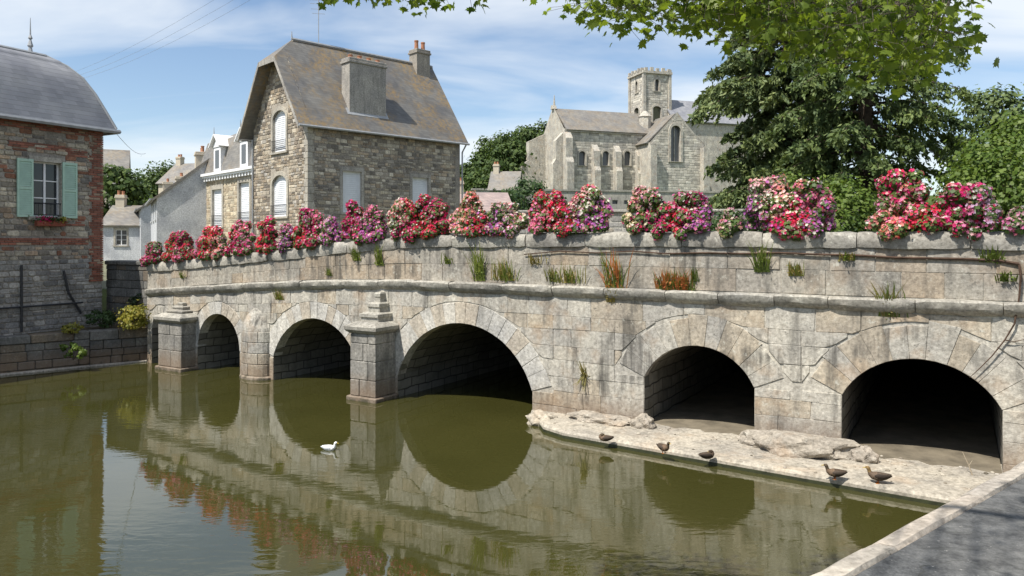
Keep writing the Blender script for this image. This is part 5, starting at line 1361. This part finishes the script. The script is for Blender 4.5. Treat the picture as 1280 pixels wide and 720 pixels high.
# ------------------------------------------------------------------ flower boxes on the parapet
PET = [(math.cos(k*math.pi/5), math.sin(k*math.pi/5), 1.0 if k % 2 == 0 else .62) for k in range(10)]
def bloom_mesh(P, Nn, size):
    a, b = frames(unit(Nn)); S = size[:, None]; nn = unit(Nn); tri = []
    c = P - nn*S*.15
    ring = [P + a*(x*S*r_) + b*(y*S*r_) + nn*S*(.12 if r_ > .9 else 0) for x, y, r_ in PET]
    for k in range(10): tri += [c, ring[k], ring[(k+1) % 10]]
    return np.stack(tri, 1).reshape(-1, 3)
def planter(px0, px1, yt, yb, patches, label, name='flower_box', dens=1.0):
    """patches: (fraction along, fraction up, colour)"""
    ua, ub = u_of(px0), u_of(px1); um = (ua+ub)/2; w = ub-ua; zt = top_z(um); pxm = (px0+px1)/2
    zh = z_of(pxm, yt, .1) - zt; zl = min(-.06, z_of(pxm, yb, -.15) - zt)
    root = thing(name, label, 'flower box', BW(um, .16, zt), BROT)
    w -= .22 if w > .8 else .12
    bw = max(.2, w*.36); m = MB(); m.loft([[(-bw,-.07,.012-.0*bw),(bw,-.07,.012),(bw,.12,.012),(-bw,.12,.012)],[(-bw*1.03,-.10,.20),(bw*1.03,-.10,.20),(bw*1.03,.15,.20),(-bw*1.03,.15,.20)]]); m.build('trough', 'trough', root)
    g = random.Random(int(px0)); lobes = []
    nd = 1 if w < 1.25 else 2; domes = []
    tall = g.randrange(nd)
    for k in range(nd):
        hf = 1.0 if k == tall else g.uniform(.62, .95)
        
        domes.append((-w/2 + w*(k+.5)/nd + g.uniform(-.04,.04), w/nd*(.54 if nd == 1 else .60), zh*hf))
    for (dc, dh, dz) in domes:
        lv = max(1, int(round(dz/.17)))
        for q in range(lv):
            fz = (q+.35)/lv; half = dh*math.sqrt(max(.06, 1-(fz*.97)**1.8)) * g.uniform(.88, 1.08)
            nl = max(1, int(half*2/.19))
            for i in range(nl):
                r_ = g.uniform(.10, .15)*(.85+.2*min(1.2, zh/.5))
                lobes.append((np.array([dc + (-half+2*half*(i+.5)/nl)*.95 + g.uniform(-.06,.06), g.uniform(-.16,.03)-.06*(1-fz), min(dz-r_*.6, .05+dz*fz*g.uniform(.85,1.1))]), r_))
    for i in range(max(2, int(w/.22))):                 # trailing over the front
        lobes.append((np.array([-w/2+w*g.uniform(.08,.92), -.25, g.uniform(min(zl+.12, .0), .10)]), g.uniform(.10,.145)))
    PB, NB, PL, NL_ = [], [], [], []
    for i, (c, r_) in enumerate(lobes):
        nb = int(430*r_*r_*19*dens); d = unit(rng.normal(size=(nb, 3)) + np.array([0,-.35,.25])); p = c + d*r_*(.78+.30*rng.random((nb, 1)) + .32*rng.random((nb, 1))**5)
        keep = np.ones(nb, bool)
        for j, (c2, r2) in enumerate(lobes):
            if j != i: keep &= np.sum((p-c2)**2, 1) > (r2*.62)**2
        keep &= ~((p[:, 2] < .03) & (p[:, 1] > -.25))
        PB.append(p[keep]); NB.append(d[keep])
        nf = int(nb*1.2); d = unit(rng.normal(size=(nf, 3))); p = c + d*r_*(.50+.62*rng.random((nf, 1))); k2 = ~((p[:, 2] < .02) & (p[:, 1] > -.24)); PL.append(p[k2]); NL_.append(d[k2])
    PB, NB, PL, NL_ = map(np.concatenate, (PB, NB, PL, NL_))
    mesh_np('foliage', leaf_quads(PL, NL_ + np.array([0,0,.4]), .075*(.6+.8*rng.random(len(PL)))), 4, 'planter_leaf', root, rndv=rng.random(len(PL)))
    # each bloom takes the colour of its nearest patch
    pc = np.array([(-w/2+w*fx, zl + (zh-zl)*fz) for fx, fz, _ in patches]); nz_ = rng.normal(size=(len(PB), 2))*.075
    key = np.argmin(np.sum(((PB[:, [0, 2]]+nz_)[:, None, :] - pc[None])**2, 2), 1)
    odd = rng.random(len(PB)) < .22; key[odd] = rng.integers(0, len(patches), odd.sum())
    sel = rng.random(len(PB)) < np.where(PB[:, 2] < .07, .45, .68)
    pale = rng.random(len(PB)) < .17; patches = patches + [(0, 0, 'white'), (0, 0, 'pink'), (0, 0, 'rose')]; key[pale] = len(patches) - 1 - rng.integers(0, 3, pale.sum())
    for colr in sorted({p[2] for p in patches}):
        if colr == 'leaf': continue
        mk = np.isin(key, [i for i, p in enumerate(patches) if p[2] == colr]) & sel
        if mk.sum() < 3: continue
        o = mesh_np(colr + '_blooms', bloom_mesh(PB[mk], NB[mk] + rng.normal(size=(mk.sum(), 3))*.35, .024+.018*rng.random(mk.sum())), 3, 'bloom_' + colr, root, rndv=np.repeat(rng.random(mk.sum()), 10), kind='stuff')
    return root
FB = [
 (179,206,304,328,[(.5,.4,'crimson'),(.3,.5,'pink'),(.7,.9,'leaf')],'small dark red flower box at the street end of the parapet'),
 (206,243,291,329,[(.3,.5,'red'),(.6,.4,'pink'),(.6,.9,'crimson'),(.8,.5,'red')],'red and rose flower box, second from the street end of the parapet'),
 (243,281,286,317,[(.4,.5,'red'),(.8,.5,'rose'),(.2,.6,'pink'),(.6,.8,'red')],'red flower box with pale pink right edge near the street end'),
 (281,320,278,318,[(.4,.35,'crimson'),(.5,.8,'pink'),(.9,.5,'pink'),(.15,.5,'red')],'crimson flower box with pink right side below the mansard townhouse'),
 (320,347,273,313,[(.5,.5,'red'),(.6,.85,'crimson'),(.2,.3,'red')],'bright red flower box in front of the granite gable'),
 (346,367,283,306,[(.4,.5,'lilac'),(.7,.4,'violet'),(.2,.7,'pink')],'small lilac flower box between two red ones'),
 (366,402,263,307,[(.3,.4,'red'),(.6,.8,'pink'),(.8,.6,'crimson'),(.4,.9,'crimson')],'crimson and pink flower box before the granite house corner'),
 (399,426,273,299,[(.5,.5,'violet'),(.3,.6,'lilac'),(.7,.3,'violet')],'violet flower box left of the closed white window'),
 (426,482,253,299,[(.3,.4,'crimson'),(.55,.8,'pink'),(.8,.35,'violet'),(.35,.75,'crimson'),(.7,.6,'pink')],'pink and violet flower box under the closed white window'),
 (482,560,247,304,[(.35,.3,'crimson'),(.7,.45,'red'),(.55,.8,'red'),(.2,.65,'rose'),(.8,.7,'crimson'),(.05,.4,'white')],'mostly red flower box below the right corner of the granite house'),
 (561,657,243,297,[(.12,.3,'rose'),(.3,.65,'salmon'),(.45,.3,'red'),(.6,.85,'rose'),(.8,.4,'lilac'),(.7,.3,'violet'),(.55,.7,'leaf'),(.9,.6,'white')],'salmon, red and lilac flower box left of the church'),
 (657,763,235,294,[(.25,.75,'red'),(.45,.4,'red'),(.65,.8,'rose'),(.85,.35,'violet'),(.1,.45,'pink'),(.5,.85,'crimson'),(.75,.65,'white')],'scarlet flower box with violet right end below the church nave'),
 (778,893,232,301,[(.2,.75,'rose'),(.4,.35,'crimson'),(.6,.45,'red'),(.6,.85,'pink'),(.85,.4,'violet'),(.08,.5,'cream'),(.35,.6,'leaf'),(.75,.5,'crimson')],'crimson flower box with cream left end below the church transept'),
 (893,934,262,290,[(.4,.4,'cream'),(.6,.6,'leaf'),(.2,.5,'rose'),(.8,.4,'leaf')],'sparse cream and pink flower box with mostly green leaves'),
 (930,1049,220,302,[(.25,.5,'white'),(.35,.85,'rose'),(.55,.35,'red'),(.75,.6,'pink'),(.85,.35,'violet'),(.6,.9,'salmon'),(.4,.25,'crimson'),(.1,.4,'violet'),(.75,.85,'leaf'),(.3,.6,'white')],'flower box with a white patch among red and violet blooms'),
 (1084,1252,215,303,[(.2,.8,'crimson'),(.3,.55,'pink'),(.1,.4,'salmon'),(.45,.8,'leaf'),(.6,.88,'rose'),(.5,.35,'red'),(.75,.6,'crimson'),(.88,.5,'lilac'),(.65,.3,'crimson'),(.05,.6,'rose'),(.4,.5,'red'),(.8,.35,'pink')],'largest flower box, crimson and pink, before the yellow-green bushy tree'),
 (1252,1296,263,290,[(.4,.5,'rose'),(.7,.5,'leaf'),(.2,.4,'pink')],'small pale pink flower box at the right end of the parapet')]
for f in FB: planter(*f)

# weeds rooted in the wall joints
def weed(px, py, hpx, wpx, n, mats, label, v=-.02, hang=0.0):
    u = u_of(px, v); z = z_of(px, py, v); Y = P0.y + UY*u; sc = Y/F_PX; h = hpx*sc; w = wpx*sc
    root = thing('wall_weed', label, 'weed', BW(u, v, z), BROT)
    for mi, mt in enumerate(mats):
        k = max(4, n//len(mats)); vv = []
        for i in range(k):
            x = rng.normal()*w*.32; l = h*rng.uniform(.45, 1.0); lx = rng.normal()*.22*l; out = -rng.uniform(.03, .14) - .18*l*rng.random(); wd = rng.uniform(.006, .012)
            zt_ = l*(1-2*hang*rng.random()); a = np.array([x, 0, 0]); b = np.array([x+lx*.5, out*.6, zt_*.62]); c = np.array([x+lx, out, zt_*rng.uniform(.85, 1)]); s_ = np.array([wd, 0, 0])
            vv += [a-s_, a+s_, b+s_, b-s_, b-s_, b+s_, c+s_*.1, c-s_*.1]
            if rng.random() < .6:
                for t in range(3):
                    q = a+(b-a)*rng.random()+rng.normal(size=3)*.015; d = unit(rng.normal(size=3)+np.array([0,-.5,.3]))*rng.uniform(.025,.055); e = np.cross(d, unit(rng.normal(size=3)))*.5
                    vv += [q, q+d*.5+e, q+d, q+d*.5-e]
        mesh_np('blades', np.array(vv), 4, mt, root, rndv=np.repeat(rng.random(len(vv)//4), 1), kind='stuff')
    return root
WD = [(600,351,58,16,46,['grass_blade'],'tall green grass tuft on the string course below the salmon flower box'),
 (632,351,34,26,50,['dry_blade','grass_blade'],'dry yellowish grass beside the tall green tuft'),
 (710,354,28,30,44,['dry_blade','grass_blade'],'low straw-coloured grass under the scarlet flower box'),
 (768,360,56,18,50,['grass_blade','rust_blade'],'tall reddish green weed rising from the string course'),
 (846,363,30,34,150,['rust_blade','grass_blade','rust_blade'],'orange-red weed cushion on the string course'),
 (953,340,46,14,36,['grass_blade'],'green weed trailing below the flower box with the white patch'),
 (992,345,22,18,26,['grass_blade','dry_blade'],'small weed pair in the parapet joint right of the trailing weed'),
 (1111,396,52,16,46,['grass_blade','dry_blade'],'yellow-green weed hanging over the string course above the widest dry arch'),
 (1238,328,24,22,34,['grass_blade'],'leafy sprig on the creeper near the right end of the parapet'),
 (1258,352,16,18,22,['grass_blade'],'small sprig on the creeper where it turns down the wall'),
 (445,326,22,12,26,['grass_blade'],'small green weed under the pink and violet flower box'),
 (474,332,34,10,26,['grass_blade'],'slender green weed in the parapet left of the mostly red flower box'),
 (350,375,18,16,30,['grass_blade','dry_blade'],'brownish tuft below the string course above the second arch'),
 (765,378,22,10,20,['dry_blade'],'wisp of dry grass under the string course by the third arch'),
 (670,330,16,26,20,['dry_blade'],'short dry tuft in the coping joint under the scarlet flower box'),
 (560,330,18,10,20,['grass_blade'],'small green sprig in the coping joint left of the tall green tuft'),
 (690,352,24,14,26,['grass_blade','dry_blade'],'thin upright weed between two dry grasses on the string course'),
 (868,352,22,8,18,['grass_blade'],'single slender weed right of the orange-red cushion'),
 (1062,326,14,16,20,['dry_blade','grass_blade'],'short sprig on the creeper before the largest flower box'),
 (730,470,34,7,26,['dry_blade'],'brown withered weed hanging in a wall joint right of the third arch', -.03, .9),
 (412,345,14,10,16,['grass_blade'],'tiny green tuft in the parapet above the cutwater'),
 (228,348,12,10,16,['grass_blade'],'tiny green tuft in the parapet above the first arch')]
for w_ in WD: weed(*w_)
# woody creeper along the coping joint, turning down at the right
cr_ = thing('creeper', 'bare brown woody creeper stem running along under the coping and down at the right', 'creeper', BW(0, 0, 0), BROT)
pts = []
for px, py in ((655,318),(700,314),(745,316),(790,314),(830,317),(880,316),(930,317),(975,316),(1020,318),(1070,319),(1120,322),(1170,323),(1215,324),(1250,326),(1274,330)):
    u = u_of(px, -.035); pts.append((u, -.035+rnd.uniform(-.006,.006), z_of(px, py, -.035)))
m = MB(); m.tube(pts, [.012+.014*i/14 for i in range(15)], 6)
p2 = [pts[-1]]
for px, py in ((1276,345),(1274,372),(1268,405),(1256,425),(1240,445),(1225,460),(1212,472)):
    v_ = -.075 if py < 375 else (-.19 if py < 405 else -.07); p2.append((u_of(px, v_), v_, z_of(px, py, v_)))
m.tube(p2, [.019,.018,.016,.015,.012,.010,.008,.005], 6)
m.tube([p2[4], (p2[4][0]+.12, -.06, p2[4][2]-.02), (p2[4][0]+.3, -.06, p2[4][2]+.04)], [.01,.007,.004], 5)
m.build('stem', 'vine_bark', cr_)

# planting on the left quay ledge
def on_quay(px, py, z=QZ): return at_z(px, py, z)
shrub('yellow-ochre cushion plant on the left quay edge', 90, 413, 0, .55, .34, 'yellow_leaf', size=.06, dens=900, nb=5, seed=31, xyz=on_quay(90, 416))
shrub('yellow and green flowering bush beside the first bridge pier', 165, 415, 0, 1.05, .72, 'yellow_leaf', size=.08, dens=500, nb=7, seed=32, xyz=on_quay(168, 411))
shrub('low dark green plants on the ledge between the two yellow ones', 128, 410, 0, .95, .50, 'hedge_leaf', size=.08, dens=400, nb=6, seed=33, xyz=on_quay(130, 409))
shrub('pale green plant growing out of the left quay wall', 90, 448, 0, .75, .42, 'bright_foliage', size=.09, dens=320, nb=5, seed=34, depth=.35, xyz=at_z(91, 448, .40) + Vector((0, .02, 0)))
shrub('dark ivy climbing the retaining wall by the bridge end', 160, 392, 0, .55, 1.05, 'ivy', size=.07, dens=420, nb=7, seed=35, depth=.3, xyz=BW(U0-1.0, .28, QZ+.0))
wb = thing('window_box', 'dark window box with red and yellow flowers under the green-shuttered window', 'flower box', lh.matrix_basis @ Vector((-1.77, -.19, bz(4.27))), math.atan2(0.877, 0.48))
m = MB(); m.bbox(-.42, .42, -.09, .10, 0, .17, .015); m.build('trough', 'brick', wb)
P = rng.normal(size=(340, 3))*np.array([.24,.05,.05]) + np.array([0,-.04,.20]); mesh_np('foliage', leaf_quads(P, rng.normal(size=P.shape)+np.array([0,-.3,.8]), .06*(.6+.8*rng.random(len(P)))), 4, 'hedge_leaf', wb, rndv=rng.random(len(P)))
for cname, cx, nn_ in (('crimson', -.15, 46), ('yellow', .33, 50)):
    P = rng.normal(size=(nn_, 3))*np.array([.14 if cx < 0 else .06,.05,.05]) + np.array([cx,-.07,.22]); mesh_np(cname+'_blooms', bloom_mesh(P, rng.normal(size=P.shape)+np.array([0,-.8,.6]), .032+.015*rng.random(nn_)), 3, 'bloom_crimson' if cname == 'crimson' else 'yellow_leaf', wb, rndv=np.repeat(rng.random(nn_), 10), kind='stuff')

# ------------------------------------------------------------------ birds
def bird(name, label, cat, loc, rot, scale, cols, pose='stand', group=None):
    root = thing(name, label, cat, loc, rot, group); body, head, bill, wing, breast = cols
    z0 = .10 if pose == 'stand' else (.0 if pose == 'float' else .035)
    sp = [(-.25,.135,.006),(-.20,.125,.035),(-.13,.115,.068),(-.04,.105,.092),(.05,.105,.096),(.12,.115,.082),(.165,.145,.056),(.185,.185,.040),(.195,.220,.036),(.205,.250,.040),(.222,.268,.040),(.248,.270,.028),(.262,.266,.016)]
    if pose == 'tuck': sp = sp[:6] + [(.15,.150,.058),(.14,.190,.044),(.115,.205,.042),(.085,.208,.040),(.055,.203,.030),(.035,.198,.014)]
    m = MB(); seg = []
    for i in range(len(sp)-1):
        pass
    P = [Vector((x, 0, z+z0-.06)) for x, z, r_ in sp]; rad = [r_ for *_, r_ in sp]; n = 12; rings = []
    for i, p in enumerate(P):
        d = (P[min(i+1, len(P)-1)]-P[max(i-1, 0)]).normalized(); b = Vector((0,1,0)); u_ = d.cross(b)
        rings.append([p + (b*math.cos(t)*1.06 + u_*math.sin(t))*rad[i] for t in [2*math.pi*k/n for k in range(n)]])
    for i in range(len(rings)-1):
        col = body if i < 4 else (breast if i < 7 else head)
        m.loft([rings[i], rings[i+1]], i == 0, i == len(rings)-2, col)
    if pose == 'stand':
        for s_ in (-1, 1): m.tube([(.02,s_*.04,.10),(.025,s_*.042,.01)], [.016,.008], 5, (.45,.16,.03)); m.add([(.0,s_*.042-.02,.004),(.07,s_*.042-.03,.003),(.075,s_*.042+.03,.003),(.0,s_*.042+.02,.004)], [(0,1,2,3)], (.45,.16,.03))
    mt = 'white_feathers' if name == 'gull' else 'feathers'
    o = m.build('body', mt, root, smooth=True)
    for s_ in (-1, 1):
        w = MB(); rr = []
        for x, hz, th in ((-.24,.008,.004),(-.17,.03,.012),(-.08,.048,.02),(.02,.052,.022),(.08,.03,.014),(.10,.008,.004)):
            rr.append([(x, s_*(.086-.25*max(0, -x-.06) + th*math.cos(t)), z0+.062+.18*max(0, -x-.1) + hz*math.sin(t)) for t in [k*math.pi/4 for k in range(8)]])
        w.loft(rr, True, True, wing); w.build('wing', mt, root, smooth=True)
    tip = P[-1]; d = Vector((1, 0, -.12)) if pose != 'tuck' else Vector((-1, 0, -.3))
    b = MB(); rr = [[(tip.x + d.x*x, w_*math.cos(t), tip.z + d.z*x + h_*math.sin(t)) for t in [k*math.pi/3 for k in range(6)]] for x, w_, h_ in ((-.01,.015,.014),(.02,.014,.009),(.05,.012,.006),(.058,.003,.003))]
    b.loft(rr, True, True, bill); b.build('bill', 'painted', root, smooth=True)
    root.scale = (scale,)*3
    return root
BR = (.085,.060,.042); DK = (.045,.034,.026); BILL = (.42,.30,.06)
duckc = (BR, (.10,.075,.05), BILL, (.085,.065,.05), (.17,.115,.075))
AZ = .146
bird('duck', 'brown duck resting with head tucked by the rubble left of the smaller dry arch', 'duck', at_z(757, 551, AZ), R(175), .62, duckc, 'tuck', 'ducks on the ledge')
bird('duck', 'brown duck standing head-on before the smaller dry arch', 'duck', at_z(829, 566, AZ), R(-62), .66, duckc, 'stand', 'ducks on the ledge')
bird('duck', 'dark brown duck preening before the right jamb of the smaller dry arch', 'duck', at_z(884, 573, AZ), R(15), .64, ((.085,.062,.045), (.07,.05,.035), BILL, DK, (.10,.07,.05)), 'tuck', 'ducks on the ledge')
bird('duck', 'speckled duck walking past the end of the long rock slab', 'duck', at_z(1045, 599, AZ), R(170), .68, duckc, 'stand', 'ducks on the ledge')
bird('duck', 'duck with paler head standing before the widest dry arch', 'duck', at_z(1099, 604, AZ), R(160), .72, ((.10,.075,.055), (.24,.16,.07), BILL, DK, (.14,.10,.07)), 'stand', 'ducks on the ledge')
WH = (.82,.82,.80)
bird('gull', 'white gull floating on the water before the second arch', 'gull', at_z(411, 562, -.0), R(-15), .64, (WH, WH, (.5,.35,.06), (.55,.57,.60), WH), 'float')
m = MB(); a = at_z(1216, 596, .12); m.tube([a, a+Vector((-.03,.05,.16)), a+Vector((-.10,.10,.36))], [.012,.010,.005], 5); m.tube([a+Vector((-.03,.05,.16)), a+Vector((.03,.06,.24))], [.006,.003], 4)
tag(m.build('stick', 'stick'), 'pale stick propped in the mouth of the widest dry arch', 'stick')
# overhead wires
for (xa, ya, xb, yb, wh) in ((60, 92, 235, 0, 'uppermost'), (75, 92, 262, 0, 'middle'), (90, 92, 285, 0, 'lowest')):
    A_, B_ = at_y(xa-60, ya+24, 52), at_y(xb+110, yb-48, 30); m = MB()
    m.tube([A_.lerp(B_, t/12) - Vector((0,0,.9*math.sin(math.pi*t/12))) for t in range(13)], .006, 4)
    tag(m.build('overhead_wire', 'zinc'), wh + ' of three thin overhead cables crossing the sky above the street', 'cable', 'overhead cables above the street')
m = MB(); A_ = lh.matrix_basis @ Vector((.3, -.2, bz(7.45))); B_ = at_y(182, 192, 50); m.tube([A_.lerp(B_, t/8) - Vector((0,0,.3*math.sin(math.pi*t/8))) for t in range(9)], .010, 4)
tag(m.build('service_wire', 'dark_iron'), 'thin wire from the brick-cornered house eave down to the street roofs', 'cable')
